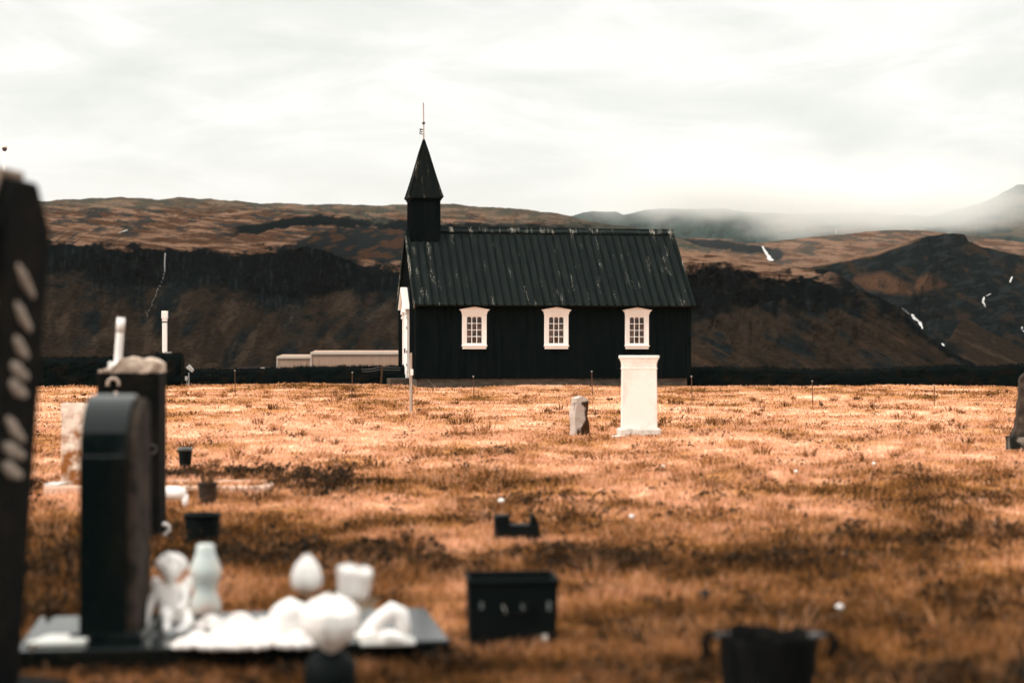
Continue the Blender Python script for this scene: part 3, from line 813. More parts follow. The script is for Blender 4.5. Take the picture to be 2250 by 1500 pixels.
# roof: two board slopes with battens
roof = MB()
OV, OX0, OX1 = 0.24, 0.06, 0.10
sl = (ZR - ZE) / (Ww / 2)
nrm = 1 / math.sqrt(1 + sl * sl)
tk = 0.07
def rp(x, y, up):                      # on the south slope, y from -OV to Ww/2
    z = ZE + .02 + sl * y
    return (x, y - up * sl * nrm, z + up * nrm)
def mir(p): return (p[0], Ww - p[1], p[2])
for fn in (lambda p: p, mir):
    q = [fn(rp(x_, y_, u_)) for u_ in (0, tk) for x_, y_ in ((-OX0, -OV), (Lw + OX1, -OV), (Lw + OX1, Ww / 2), (-OX0, Ww / 2))]
    roof.hexa(q[:4], q[4:])
    x = -OX0 + .02
    i = 0
    while x < Lw + OX1 - .06:
        e_ = -OV - random.uniform(.0, .035)
        w_ = .062
        q = [fn(rp(x_, y_, u_)) for u_ in (tk - .004, tk + .060) for x_, y_ in ((x, e_), (x + w_, e_), (x + w_, Ww / 2), (x, Ww / 2))]
        roof.hexa(q[:4], q[4:])
        x += 0.296; i += 1
roof_o = roof.build('roof', ROOFM, church)
roof_o.data.materials.append(BATTEN)
half_ = len(roof.f) // 2
for p_ in roof_o.data.polygons:
    if p_.index % half_ >= 6: p_.material_index = 1
cap = MB()
zc = ZR + .02 + tk / nrm
for sgn in (1, -1):
    def cp(x_, t_, u_):
        p = (x_, Ww / 2 - sgn * t_, zc - sl * t_ * .98 + u_)
        return p
    lo = [cp(1.22, .00, .0), cp(Lw + OX1 + .02, .00, .0), cp(Lw + OX1 + .02, .19, .068), cp(1.22, .19, .068)]
    hi = [cp(1.22, .00, .085), cp(Lw + OX1 + .02, .00, .085), cp(Lw + OX1 + .02, .19, .12), cp(1.22, .19, .12)]
    cap.hexa(lo, hi)
cap.box(1.22, Lw + OX1 + .03, Ww / 2 - .035, Ww / 2 + .035, zc + .04, zc + .115)
cap.build('ridge_cap', CAPM, roof_o)
for x0 in (-OX0 - .045, Lw + OX1):
    bb = MB()
    for fn in (lambda p: p, mir):
        q = [fn(rp(x_, y_, u_)) for u_ in (-.14, tk + .03) for x_, y_ in ((x0, -OV), (x0 + .045, -OV), (x0 + .045, Ww / 2), (x0, Ww / 2))]
        bb.hexa(q[:4], q[4:])
    bb.build('bargeboard', CAPM, church)

# tower and spire
tx0, tx1, ty0, ty1 = 0.075, 1.20, Ww / 2 - .56, Ww / 2 + .56
tower = MB().box(tx0, tx1, ty0, ty1, 5.1, 7.15)
k = tx0 + .03
while k < tx1 - .03:
    tower.box(k, k + .035, ty0 - .018, ty0, 5.1, 7.06); tower.box(k, k + .035, ty1, ty1 + .018, 5.1, 7.06); k += .175
k = ty0 + .03
while k < ty1 - .03:
    tower.box(tx0 - .018, tx0, k, k + .035, 5.1, 7.06); tower.box(tx1, tx1 + .018, k, k + .035, 5.1, 7.06); k += .175
tower_o = tower.build('tower', TAR, church)
cxm, cym = (tx0 + tx1) / 2, (ty0 + ty1) / 2
spire = MB()
prof = [(.655, 7.13), (.655, 7.17), (.575, 7.42), (.445, 7.85), (.295, 8.40), (.155, 8.92), (.065, 9.24), (.022, 9.42)]
rings = []
nface = 7
for r, z in prof:
    ring = []
    cs = [(-1, -1), (1, -1), (1, 1), (-1, 1)]
    for a in range(4):
        p, q = cs[a], cs[(a + 1) % 4]
        for t in range(nface):
            f_ = t / nface
            bump_ = 0.012 if t % 2 else 0.0
            px_, py_ = p[0] + (q[0] - p[0]) * f_, p[1] + (q[1] - p[1]) * f_
            n_ = ((p[0] + q[0]) / 2, (p[1] + q[1]) / 2)
            ring.append((cxm + px_ * r + n_[0] * bump_, cym + py_ * r + n_[1] * bump_, z))
    rings.append(ring)
nn_ = len(rings[0])
for ring in rings: spire.v.extend(ring)
for j in range(len(rings) - 1):
    for k in range(nn_):
        spire.f.append((j * nn_ + k, j * nn_ + (k + 1) % nn_, (j + 1) * nn_ + (k + 1) % nn_, (j + 1) * nn_ + k))
spire.f.append(tuple(range(nn_))[::-1]); spire.f.append(tuple((len(rings) - 1) * nn_ + k for k in range(nn_)))
for a in range(4):                        # hip boards
    s_ = [(-1, -1), (1, -1), (1, 1), (-1, 1)][a]
    spire.tube([(cxm + s_[0] * (r + .005), cym + s_[1] * (r + .005), z) for r, z in prof[1:]], [.035] * 5 + [.025, .015], 6)
spire.build('spire', SPIREM, tower_o)
cor = MB()
cor.box(tx0 - .05, tx1 + .05, ty0 - .05, ty1 + .05, 7.06, 7.125)
cor.build('cornice', TAR, tower_o)
vane = MB().tube([(cxm, cym, 9.3), (cxm, cym, 9.9), (cxm - .015, cym, 10.84)], [.028, .022, .022], 8).build('weather_vane', GREYWOOD, church)
MB().blob((cxm - .004, cym, 10.05), (.062, .062, .058)).build('ball', DARKMETAL, vane, smooth=True)
fl = MB()
fl.prism([(-.17, 9.84), (-.15, 9.78), (-.17, 9.63), (-.02, 9.60), (-.02, 9.63), (-.13, 9.66), (-.12, 9.77), (-.02, 9.79), (-.02, 9.82)], 'y', cym - .008, cym + .008)
fl.v = [(a + cxm, b, c) for a, b, c in fl.v]
fl.box(cxm - .11, cxm - .05, cym - .007, cym + .007, 9.69, 9.74)
fl.build('flag', DARKMETAL, vane)

# windows: one built with its parts, then copied
def make_window():
    fr = MB()                               # casing around the opening
    fr.box(-.455, -.385, -.05, .10, WZ0, WZ1); fr.box(.385, .455, -.05, .10, WZ0, WZ1)
    fr.box(-.385, .385, -.045, .10, WZ1 - .07, WZ1); fr.box(-.385, .385, -.045, .10, WZ0, WZ0 + .04)
    fr_o = fr.build('window', WHITE, church, bevel=.006)
    pe = MB()
    pe.box(-.475, .475, -.075, -.002, WZ1 + .0, WZ1 + .085)
    pe.prism([(-.535, WZ1 + .15), (-.50, WZ1 + .085), (.50, WZ1 + .085), (.535, WZ1 + .15), (.0, WZ1 + .245)], 'y', -.10, -.002)
    pe.prism([(-.56, WZ1 + .142), (-.56, WZ1 + .166), (0, WZ1 + .268), (.56, WZ1 + .166), (.56, WZ1 + .142), (0, WZ1 + .244)], 'y', -.13, -.001)
    pe.build('pediment', WHITE, fr_o, bevel=.006)
    si = MB().box(-.475, .475, -.12, .02, WZ0 - .045, WZ0)
    si.box(-.44, .44, -.085, -.003, WZ0 - .14, WZ0 - .045)
    si.build('sill', WHITE, fr_o, bevel=.008)
    sa = MB()
    a0, a1, z0, z1 = -.275, .275, 1.61, 2.575
    sa.box(-.385, a0, -.02, .045, WZ0 + .04, WZ1 - .07); sa.box(a1, .385, -.02, .045, WZ0 + .04, WZ1 - .07)
    sa.box(a0, a1, -.018, .045, WZ0 + .04, z0); sa.box(a0, a1, -.018, .045, z1, WZ1 - .07)
    cw = (a1 - a0) / 3
    for i in (1, 2): sa.box(a0 + i * cw - .014, a0 + i * cw + .014, -.010, .035, z0, z1)
    for j in (1, 2, 3):
        zz = z0 + j * (z1 - z0) / 4
        for i in range(3): sa.box(a0 + i * cw + .0141, a0 + (i + 1) * cw - .0141, -.008, .033, zz - .013, zz + .013)
    for i in range(3):                       # arched heads of the top panes
        c0, c1 = a0 + i * cw + .0141, a0 + (i + 1) * cw - .0141
        h = (c1 - c0) / 2
        arc = [(c0 + h + h * math.cos(t), z1 - .055 + .055 * math.sin(t)) for t in np.linspace(0, math.pi, 13)]
        sa.prism([(c1, z1 - .0005)] + arc[:7], 'y', -.006, .031)
        sa.prism(arc[6:] + [(c0, z1 - .0005)], 'y', -.006, .031)
    sa.build('sash', WHITE, fr_o, bevel=.003)
    gl = MB()
    for i in range(3):
        for j in range(4):
            x0, x1 = a0 + i * cw + .005, a0 + (i + 1) * cw - .005
            za, zb = z0 + j * (z1 - z0) / 4 + .004, z0 + (j + 1) * (z1 - z0) / 4 - .004
            tx, tz = random.uniform(-.004, .004), random.uniform(-.003, .003)
            gl.add([(x0, .015 + tx, za), (x1, .015 - tx, za), (x1, .015 - tx + tz, zb), (x0, .015 + tx + tz, zb)], [(0, 1, 2, 3)])
    gl.build('pane', GLASS, fr_o)
    cu = MB()
    N = 40
    vs = []
    for i in range(N + 1):
        u = i / N
        for z in (WZ0, WZ1):
            vs.append((-.39 + .78 * u, .085 + .016 * math.sin(u * 34) + .008 * math.sin(u * 71 + z), z))
    cu.add(vs, [(2 * i, 2 * i + 2, 2 * i + 3, 2 * i + 1) for i in range(N)])
    cu.build('curtain', CURTAIN, fr_o, smooth=True)
    return fr_o
g_ = bpy.data.materials.new('window_glass'); g_.use_nodes = True
t_ = g_.node_tree; t_.nodes.clear()
go, gm, gt, gg, gf = [t_.nodes.new(n) for n in ('ShaderNodeOutputMaterial', 'ShaderNodeMixShader', 'ShaderNodeBsdfTransparent', 'ShaderNodeBsdfGlossy', 'ShaderNodeFresnel')]
gg.inputs['Roughness'].default_value = 0.03; gf.inputs['IOR'].default_value = 1.52
gt.inputs[0].default_value = (.85, .82, .78, 1)
t_.links.new(gf.outputs[0], gm.inputs[0]); t_.links.new(gt.outputs[0], gm.inputs[1]); t_.links.new(gg.outputs[0], gm.inputs[2]); t_.links.new(gm.outputs[0], go.inputs[0])
GLASS = g_
w0 = make_window(); w0.location = (WIN[0], 0, 0)
for wx in WIN[1:]:
    c = copy_tree(w0, church); c.location = (wx, 0, 0)

# door on the west gable, with pilasters and a tall pediment
door = MB()
yc = Ww / 2
door.box(-.05, .02, yc - .60, yc + .60, ZP, 2.72)
door_o = door.build('door', WHITE, church, bevel=.01)
for s_ in (-1, 1):
    pl = MB()
    y0 = yc + s_ * .72
    pl.box(-.13, -.0, y0 - .12, y0 + .12, ZP - .01, ZP + .28); pl.box(-.10, -.0, y0 - .10, y0 + .10, ZP + .28, 2.56)
    pl.box(-.15, -.0, y0 - .14, y0 + .14, 2.56, 2.64); pl.box(-.12, -.0, y0 - .12, y0 + .12, 2.64, 2.72)
    pl.box(-.17, -.0, y0 - .15, y0 + .15, 2.72, 2.80)
    pl.build('pilaster', WHITE, door_o, bevel=.008)
lf = MB()
for s_ in (-1, 1):
    for z0, z1 in ((.42, 1.15), (1.25, 2.0), (2.1, 2.55)):
        lf.box(-.075, -.048, yc + s_ * .31 - .22, yc + s_ * .31 + .22, z0, z1)
lf.build('door_panel', WHITE, door_o, bevel=.012)
MB().box(-.13, -.05, yc - .06, yc - .02, 1.25, 1.42).build('handle', DARKMETAL, door_o, bevel=.01)
for z in (.75, 1.25, 2.15): MB().box(-.125, -.101, yc - .83, yc - .80, z, z + .09).build('hinge', DARKMETAL, door_o)
pd = MB()
pd.box(-.16, -.001, yc - .88, yc + .88, 2.80, 2.90)
pd.prism([(yc - .95, 2.90), (yc + .95, 2.90), (yc, 3.70)], 'x', -.14, -.001)
pd.prism([(yc - 1.0, 2.90), (yc - .90, 2.90), (yc, 3.66), (yc + .90, 2.90), (yc + 1.0, 2.90), (yc, 3.76)], 'x', -.26, -.0012)
pd.build('pediment', WHITE, door_o, bevel=.008)
MB().box(-.75, .03, yc - 1.0, yc + 1.0, -.3, ZP - .03).build('step', PLINTH, church, bevel=.02)
MB().tube([(0.40, -.03, .30), (.46, -.06, .22), (.70, -.35, -.02)], .012, 6).build('ground_cable', DARKMETAL, church)

# ------------------------------------------------------------------ churchyard walls of lava and turf
def stone_wall(name, label, pts, seed):
    """pts: (px, y_top, d); runs along the land"""
    mb = []
    N = 260
    p = np.array(pts, float)
    px = np.linspace(p[0, 0], p[-1, 0], N)
    top = np.interp(px, p[:, 0], p[:, 1]); d = np.interp(px, p[:, 0], p[:, 2])
    zt = EYE + (HZ - top) / F * d
    x = (px - 1125) / F * d
    zt = zt + .06 * fbm(x / .9, seed, 0, 4) + .05 * perlin(x / .22, seed, 4)
    rows = 15
    V = np.empty((2 * rows, N, 3))
    for i in range(rows):
        t = i / (rows - 1)
        z = -.25 + (zt + .25) * t
        bulge = .42 - .16 * t ** 2 - (.16 * max(0, (t - .9) / .1))
        for sgn, row in ((-1, i), (1, 2 * rows - 1 - i)):
            V[row, :, 0] = x
            V[row, :, 1] = d + .35 + sgn * bulge + .09 * fbm(x / .4, z / .25 + 0 * x, seed + sgn, 4)
            V[row, :, 2] = z + .03 * perlin(x / .3, z / .3, seed + 8)
    f = grid_faces(2 * rows, N)
    vs = V.reshape(-1, 3)
    o = np_mesh(name, vs, f, LAVA)
    bmv = [[tuple(range(0, 2 * rows * N, N))], [tuple(range(N - 1, 2 * rows * N, N))[::-1]]]
    me = o.data
    # end caps and turf along the top in one rebuilt mesh
    V2 = [tuple(q) for q in vs]; F2 = [tuple(q) for q in f] + bmv[0] + bmv[1]
    g = random.Random(seed)
    for k in range(N * 5):
        i = g.randrange(N - 1); u = g.random()
        xx = x[i] + (x[i + 1] - x[i]) * u; dd = d[i] + .35 + g.uniform(-.28, .28); zz = zt[i] - .05
        h = g.uniform(.05, .16); w = .012; b = g.uniform(-.06, .06)
        n = len(V2); V2 += [(xx - w, dd, zz), (xx + w, dd, zz), (xx + b, dd + g.uniform(-.03, .03), zz + h)]; F2.append((n, n + 1, n + 2))
    COL.objects.unlink(o); bpy.data.objects.remove(o)
    mbb = MB(); mbb.v = V2; mbb.f = F2
    o = mbb.build(name, LAVA)
    return tag(o, label, 'wall')
stone_wall('stone_wall', 'dark lava stone wall left of the church, rising to a tall end beside the white post', [(-260, 786, 66), (40, 786, 66), (230, 786, 66), (300, 781, 66), (345, 777, 66), (392, 777, 66), (398, 781, 66)], 3)
stone_wall('stone_wall', 'low dark stone wall between the floodlight and the church door', [(398, 812, 69), (500, 811, 69), (600, 809, 69), (680, 806, 69), (760, 805, 68.5), (900, 805, 68)], 9)
stone_wall('stone_wall', 'long dark stone wall running right from the end of the church', [(1511, 810, 67), (1560, 806, 67), (1700, 807, 67), (1800, 811, 67), (1900, 812, 67), (1980, 806, 67), (2080, 803, 67), (2180, 803, 67), (2250, 800, 67), (2420, 797, 67)], 15)

# ------------------------------------------------------------------ sheds behind the church
def shed(label, x0, x1, ytop, d, m, seed, x1m=None):
    a = pt(x0, ytop, d); b = pt(x1, ytop, d)
    t = thing('shed', label, 'shed', (a.x, d, -6.5))
    H = a.z + 6.5; Wd = b.x - a.x
    wb = MB().box(0, Wd, 0, 9, 0, H - .12)
    n = int(Wd / .62)
    for i in range(n): wb.box(.1 + i * Wd / n, .15 + i * Wd / n, -.035, -.001, 0, H - .14)
    wb.build('wall', m, t)
    rb = MB().prism([(-.12, H - .119), (9.2, H - .119), (9.2, H + .0), (4.5, H + .22), (-.12, H + .0)], 'x', -.12, Wd + .12)
    r_o = rb.build('roof', m, t)
    MB().box(-.14, Wd + .14, -.17, -.121, H - .22, H + .03).build('eave_trim', TRIM, r_o)
    for x_ in (-.16, Wd + .02): MB().box(x_, x_ + .14, -.09, .09, 0, H - .23).build('corner_trim', TRIM, t)
shed('long pale sheet-metal shed partly hidden by the church', 685, 960, 774, 190, SHEDM, 1)
shed('short pale shed with streaked wall at the left end of the longer shed', 611, 684, 783, 192, SHEDM2, 2)

# ------------------------------------------------------------------ posts, stakes, fence
def ground_at(x, y): return float(gz(x, y))
p = pt(362, 775, 69); t = thing('white_post', 'tall white post with square lamp head behind the end of the dark wall', 'post', (p.x, p.y, 0))
MB().box(-.085, .085, -.085, .085, -.2, 2.42).build('shaft', WHITE, t, bevel=.01)
hd = MB().box(-.09, .09, -.09, .09, 2.47, 2.58); hd.box(-.11, .11, -.11, .11, 2.58, 2.88); hd.build('head', WHITE, t, bevel=.012)
MB().box(-.086, .086, -.088, .086, 2.42, 2.47).build('collar', DARKMETAL, t)
MB().box(.09, .26, -.06, .06, 1.22, 1.30).build('bracket', GREYMETAL, t)

d = 12.4; p = pt(232, 815, d)
t = thing('marker_post', 'leaning white post rising behind the rock-topped gravestone', 'post', (p.x + .0, d, ground_at(p.x, d)), 0, None, (0, R(4.2)))
zt = EYE + (HZ - 703) / F * d
MB().tube([(0.0, 0, -.1), (.0, 0, 1.09), (0, 0, zt - .03), (0, 0, zt)], [.030, .027, .026, .022], 14).build('shaft', WHITE, t, smooth=True)
MB().blob((.015, -.03, 1.135), (.045, .04, .05)).build('knob', WHITE, t, smooth=True)
MB().box(-.062, -.028, -.03, .03, 1.02, 1.17).build('bracket', WHITE, t, bevel=.008)
MB().tube([(0, 0, zt - .10), (0, 0, zt + .003)], .0285, 14).build('cap', WHITESTONE if False else WHITEST, t, smooth=True)

p = pt(10, 845, 62); zt = EYE + (HZ - 333) / F * 62
t = thing('flagpole', 'slim white pole with a dark ball on top, above the tall monument', 'flagpole', (p.x, 62, 0))
MB().tube([(0, 0, -.3), (0, 0, zt)], [.09, .055], 12).build('shaft', WHITE, t, smooth=True)
MB().lathe([(.03, zt), (.075, zt + .05), (.09, zt + .11), (.06, zt + .15)], 14).build('ball', DARKMETAL, t, smooth=True)
MB().blob((0, 0, zt + .17), (.09, .09, .07)).build('cap', WHITE, t, smooth=True)

p = pt(415, 843, 66); t = thing('floodlight', 'small grey box floodlight on a thin stand before the dark wall', 'floodlight', (p.x, 66, 0))
MB().tube([(0, 0, -.2), (0, 0, .52)], .02, 8).build('stand', GREYMETAL, t)
hb = MB().hexa([(-.10, -.09, .70), (.13, -.09, .52), (.19, -.09, .62), (.02, -.09, .82)], [(-.10, .09, .70), (.13, .09, .52), (.19, .09, .62), (.02, .09, .82)]); hb.build('lamp_box', GREYMETAL, t, bevel=.01)
MB().box(-.14, -.04, -.05, .05, .22, .38).build('junction_box', GREYMETAL, t, bevel=.01)
MB().tube([(-.09, 0, .24), (-.05, 0, .05), (0, 0, -.05)], .012, 6).build('cable', GREYMETAL, t)

p = pt(577, 806, 80); t = thing('bollard', 'short white bollard beyond the low wall, left of the sheds', 'bollard', (p.x, 80, -.6))
MB().tube([(0, 0, -.3), (0, 0, .98)], .085, 12).build('shaft', WHITE, t, smooth=True)
MB().lathe([(.085, .99), (.115, 1.02), (.115, 1.12), (.07, 1.2)], 14).build('cap', WHITE, t, smooth=True)

# wire fence along the low wall
t = thing('wire_fence', 'sagging wire fence on timber posts along the low wall by the church door', 'fence', (0, 0, 0))
FP = [(590, 806, 70.6, 0), (757, 800, 70.2, .02), (840, 804, 66.5, -.06)]
for fx, fy, fd, ln in FP:
    a = pt(fx, fy, fd)
    MB().bar((a.x + ln * 1.2, fd, -.2), (a.x, fd, a.z), .07, .07, up=(0, 1, 0)).build('post', TIMBER, t, bevel=.008)
for off in (0, .09):
    pp = []
    for (a0, a1) in zip(FP[:-1], FP[1:]):
        A, B = pt(*a0[:3]), pt(*a1[:3])
        for u in np.linspace(0, 1, 12)[:-1]:
            q = A.lerp(B, u); pp.append((q.x, q.y - .05, q.z - off - .16 * 4 * u * (1 - u)))
    E = pt(880, 808, 66.5); pp.append((E.x, E.y - .05, E.z - off))
    S = pt(398, 813, 70.6); pp.insert(0, (S.x, S.y - .05, S.z - off))
    MB().tube(pp, .010, 5).build('wire', DARKMETAL, t)

# rusty stakes in a row across the grass
stakes = [(517, 815, 871, 'first rusty stake from the left, in front of the low wall'), (773, 818, 880, 'rusty stake in front of the pale sheds'), (915, 805, 846, 'short rusty stake close to the church plinth'),
          (1042, 820, 880, 'rusty stake below the left church window'), (1302, 815, 873, 'rusty stake between the rough stone and the church'), (1521, 823, 884, 'rusty stake at the right corner of the church'),
          (1786, 838, 888, 'rusty stake beside the standing bird'), (2053, 848, 891, 'rusty stake furthest right, before the long wall')]
proto = None
for i, (px, y0, y1, lab) in enumerate(stakes):
    a = at(px, y1); h = (y1 - y0) / F * a.y
    if proto is None:
        proto = MB().tube([(0, 0, -.15), (.0, 0, .5), (0.0, 0, 1.0)], [.012, .011, .011], 7).build('stake', IRON)
        o = proto
        eye = MB().lathe([(.012, .97), (.022, .985), (.022, 1.01), (.01, 1.02)], 8).build('insulator', GREYMETAL, proto)
    else:
        o = copy_tree(proto)
    o.location = (a.x, a.y, ground_at(a.x, a.y)); o.scale = (1, 1, h)
    o.rotation_euler = (0, R(random.uniform(-2.5, 1.5)), 0)
    tag(o, lab, 'stake', 'rusty stakes in a row across the grass')

# weathered post with a box, at the church corner
a = at(903, 905); t = thing('wooden_post', 'weathered grey post with a small white box in front of the church corner', 'post', (a.x, a.y, ground_at(a.x, a.y)))
s_ = F / a.y
MB().hexa([(-.035, -.03, -.2), (.035, -.03, -.2), (.035, .03, -.2), (-.035, .03, -.2)], [(-.03, -.03, 1.26), (.02, -.03, 1.28), (.02, .03, 1.28), (-.03, .03, 1.26)]).build('shaft', GREYWOOD, t, bevel=.006)
MB().box(.021, .036, -.028, .028, 0.0, .95).build('shade_strip', DARKMETAL, t)  # dark strip added for the shaded right side of the post
MB().box(-.005, .05, -.075, -.031, .80, .93).build('box', WHITE, t, bevel=.006)
MB().box(-.07, -.036, -.03, .03, .80, .82).build('bracket', WHITE, t)
for px, r, lab in ((922, .055, 'larger dark clod of earth beside the weathered post'), (934, .035, 'smaller dark clod of earth beside the weathered post')):
    q = at(px, 904); o = MB().blob((0, 0, r * .4), (r * 1.3, r, r), .5, 1.6, px * .1).build('earth_clod', DARKST, smooth=True)
    o.location = (q.x, q.y, ground_at(q.x, q.y)); tag(o, lab, 'clod', 'dark clods in the grass')

# ------------------------------------------------------------------ gravestones in the field
def sub_box(mb, x0, x1, y0, y1, z0, z1, n):
    """box with subdivided faces, for roughening"""
    nx, ny, nz = n
    X, Y, Z = np.linspace(x0, x1, nx + 1), np.linspace(y0, y1, ny + 1), np.linspace(z0, z1, nz + 1)
    def face(A, B, fn, flip):
        base = len(mb.v)
        for a in A:
            for b in B: mb.v.append(fn(a, b))
        nb = len(B)
        for i in range(len(A) - 1):
            for j in range(nb - 1):
                q = (base + i * nb + j, base + (i + 1) * nb + j, base + (i + 1) * nb + j + 1, base + i * nb + j + 1)
                mb.f.append(q if not flip else q[::-1])
    face(X, Z, lambda a, b: (a, y0, b), False); face(X, Z, lambda a, b: (a, y1, b), True)
    face(Y, Z, lambda a, b: (x0, a, b), True); face(Y, Z, lambda a, b: (x1, a, b), False)
    face(X, Y, lambda a, b: (a, b, z1), False); face(X, Y, lambda a, b: (a, b, z0), True)
    return mb
def place(px, py): 
    a = at(px, py); return (a.x, a.y, ground_at(a.x, a.y))

# rough stone
a = at(1273, 958); k = a.y / F
mb = sub_box(MB(), -.110, .108, -.09, .10, -.12, 88 * k, (8, 6, 20))
ar = np.array(mb.v); tz = ar[:, 2] / (88 * k)
ar[:, 0] *= (1.08 - .16 * tz); ar[:, 0] += .012 * np.sin(tz * 9); ar[:, 0] += np.where(ar[:, 0] > .03, -.03 * (tz > .93), 0)
ar[:, 2] -= .05 * np.abs(ar[:, 0]) / .12 * (tz > .97)
mb.v = [tuple(q) for q in ar]; mb.roughen(.016, 9.0, 3.0)
o = mb.build('gravestone', ROUGHST); o.location = place(1273, 958); o.rotation_euler = (0, 0, R(24))
tag(o, 'small rough unworked gravestone with rusty brown mottling left of the white one', 'gravestone')

# white headstone
a = at(1404, 958); k = a.y / F
t = thing('gravestone', 'white marble headstone with flared cornice on a speckled base', 'gravestone', place(1404, 959), R(3))
H0, H1 = 14 * k, 173 * k
MB().box(-46 * k, 46 * k, -.17, .22, -.10, H0).roughen(.004, 9).build('base', LIMEST, t, bevel=.02)
prof = [(-38.5, H0 + .002), (-37.2, H1 - 30 * k), (-39, H1 - 29.5 * k), (-39, H1 - 27.5 * k), (-37.2, H1 - 27 * k), (-37.5, H1 - 17 * k), (-39.5, H1 - 11 * k), (-41, H1 - 7 * k)]
sh = MB()
rings = []
for w, z in prof:
    w_ = -w * k; dy = w_ * .36
    rings.append([(-w_, -dy, z), (w_, -dy, z), (w_, dy, z), (-w_, dy, z)])
for r_ in rings: sh.v.extend(r_)
for j in range(len(rings) - 1):
    for q in range(4): sh.f.append((j * 4 + q, j * 4 + (q + 1) % 4, j * 4 + 4 + (q + 1) % 4, j * 4 + 4 + q))
sh.f.append((3, 2, 1, 0)); sh.f.append(tuple(len(sh.v) - 4 + q for q in range(4)))
sh.build('shaft', MARBLE, t, bevel=.006)
MB().box(-43 * k, 43 * k, -15.6 * k, 15.6 * k, H1 - 7 * k, H1).build('cornice', MARBLE, t, bevel=.012)
q = place(1362, 962)
o = MB().blob((0, 0, .012), (.12, .10, .022), .4, 2, 4).build('flat_stone', LIMEST, smooth=True); o.location = q
tag(o, 'small flat pale stone lying at the left foot of the white headstone', 'stone')

# dark headstone at the right edge
a = at(2262, 980); k = a.y / F
t = thing('gravestone', 'dark grey rough gravestone on a frosted base at the right edge', 'gravestone', place(2268, 981), R(-6))
mb = sub_box(MB(), -50 * k, 50 * k, -.20, .24, -.10, 33 * k, (12, 6, 6)); mb.roughen(.018, 9).build('base', BASALT2, t, smooth=False)
mb = sub_box(MB(), -.5, .5, -.5, .5, 0, 1, (10, 6, 22))
ar = np.array(mb.v); tz = ar[:, 2]
wd = np.interp(tz, [0, .06, .16, .35, .9, .97, 1.0], [88, 86, 74, 66, 54, 46, 30]) * k
ar[:, 0] *= wd; ar[:, 1] *= wd * .45; ar[:, 2] = 33 * k + tz * 140 * k
mb.v = [tuple(q) for q in ar]; mb.roughen(.020, 10, 2).build('shaft', BASALT, t, smooth=True)

# ------------------------------------------------------------------ bird
a = at(1804, 901); k = a.y / F
o = MB()
o.tube([(6.0 * k, 0, 5.6 * k), (4.5 * k, 0, 6.6 * k), (2.4 * k, 0, 8.0 * k), (0.4 * k, 0, 8.7 * k), (-1.4 * k, 0, 9.3 * k), (-2.4 * k, 0, 11.0 * k), (-2.7 * k, 0, 13.0 * k), (-2.9 * k, 0, 14.6 * k), (-3.2 * k, 0, 16.0 * k), (-3.6 * k, 0, 16.6 * k), (-4.4 * k, 0, 16.4 * k), (-6.2 * k, 0, 15.6 * k)],
       [.3 * k, 1.3 * k, 3.0 * k, 3.9 * k, 3.4 * k, 2.0 * k, 1.15 * k, 1.1 * k, 1.3 * k, 1.1 * k, .4 * k, .12 * k], 12, squash=.85)
for s_ in (-.7, .9):
    o.tube([(s_ * k + .2 * k, s_ * 1.0 * k, 6.0 * k), (s_ * k + .5 * k, s_ * 1.0 * k, 3.0 * k), (s_ * k, s_ * 1.0 * k, .2 * k), (s_ * k - 1.0 * k, s_ * 1.0 * k, 0)], [.8 * k, .32 * k, .3 * k, .25 * k], 6)
o = o.build('bird', BIRDM, smooth=True); o.location = place(1804, 901); tag(o, 'small brown long-necked wading bird standing in the grass', 'bird')

# ------------------------------------------------------------------ foreground graves, left
# tall monument at the frame's left edge, leaning right, white lettering on its right face
d0 = 6.25
xr = (62 - 1125) / F * d0
t = thing('monument', 'tall dark leaning monument with a pointed brown top at the left edge', 'gravestone', (xr - .265, d0, -.03), R(-8), None, (0, R(4.2)))
HM = 1.895
body = MB()
prof = [(-.20, -.2), (.20, -.2), (.20, HM - .17), (.06, HM), (-.12, HM), (-.20, HM - .17)]
body.prism([(y, z) for y, z in prof], 'x', -.16, .155)
body.build('shaft', DULLGRAN, t, bevel=.015)
fc = MB().box(-.165, .150, -.232, -.201, .1, HM - .42); fc.box(-.12, .10, -.245, -.233, .5, HM - .62); fc.build('front_panel', BROWNST, t, bevel=.01)
cp_ = MB().prism([(-.245, HM - .20), (-.235, HM - .14), (-.13, HM + .035), (.07, HM + .035), (.06, HM + .004), (-.12, HM + .004), (-.205, HM - .16), (-.205, HM - .2)], 'x', -.19, .10)
cp_.build('coping', COPING, t, bevel=.01)
zs = [(590, 46), (668, 40), (735, 30), (787, 22), (826, 22), (915, 38), (962, 22), (1005, 22)]
for yy, hh in zs:
    z = EYE + (HZ - yy) / F * d0; h = hh / F * d0 * .85
    lt = MB()
    q_ = random.uniform(.75, 1.1)
    lt.tube([(.158, -.085 * q_, z + h * .85), (.158, -.02, z + h * .15), (.158, .085 * q_, z - h * .8)], [.012, .030, .014], 10)
    lt.v = [(.1555 + (x_ - .158) * .35, y_, z_) for x_, y_, z_ in lt.v]
    lt.build('lettering', LETTER, t, bevel=.004)
MB().box(-.32, .30, -.34, .34, -.3, .10).build('base', DULLGRAN, t, bevel=.02)

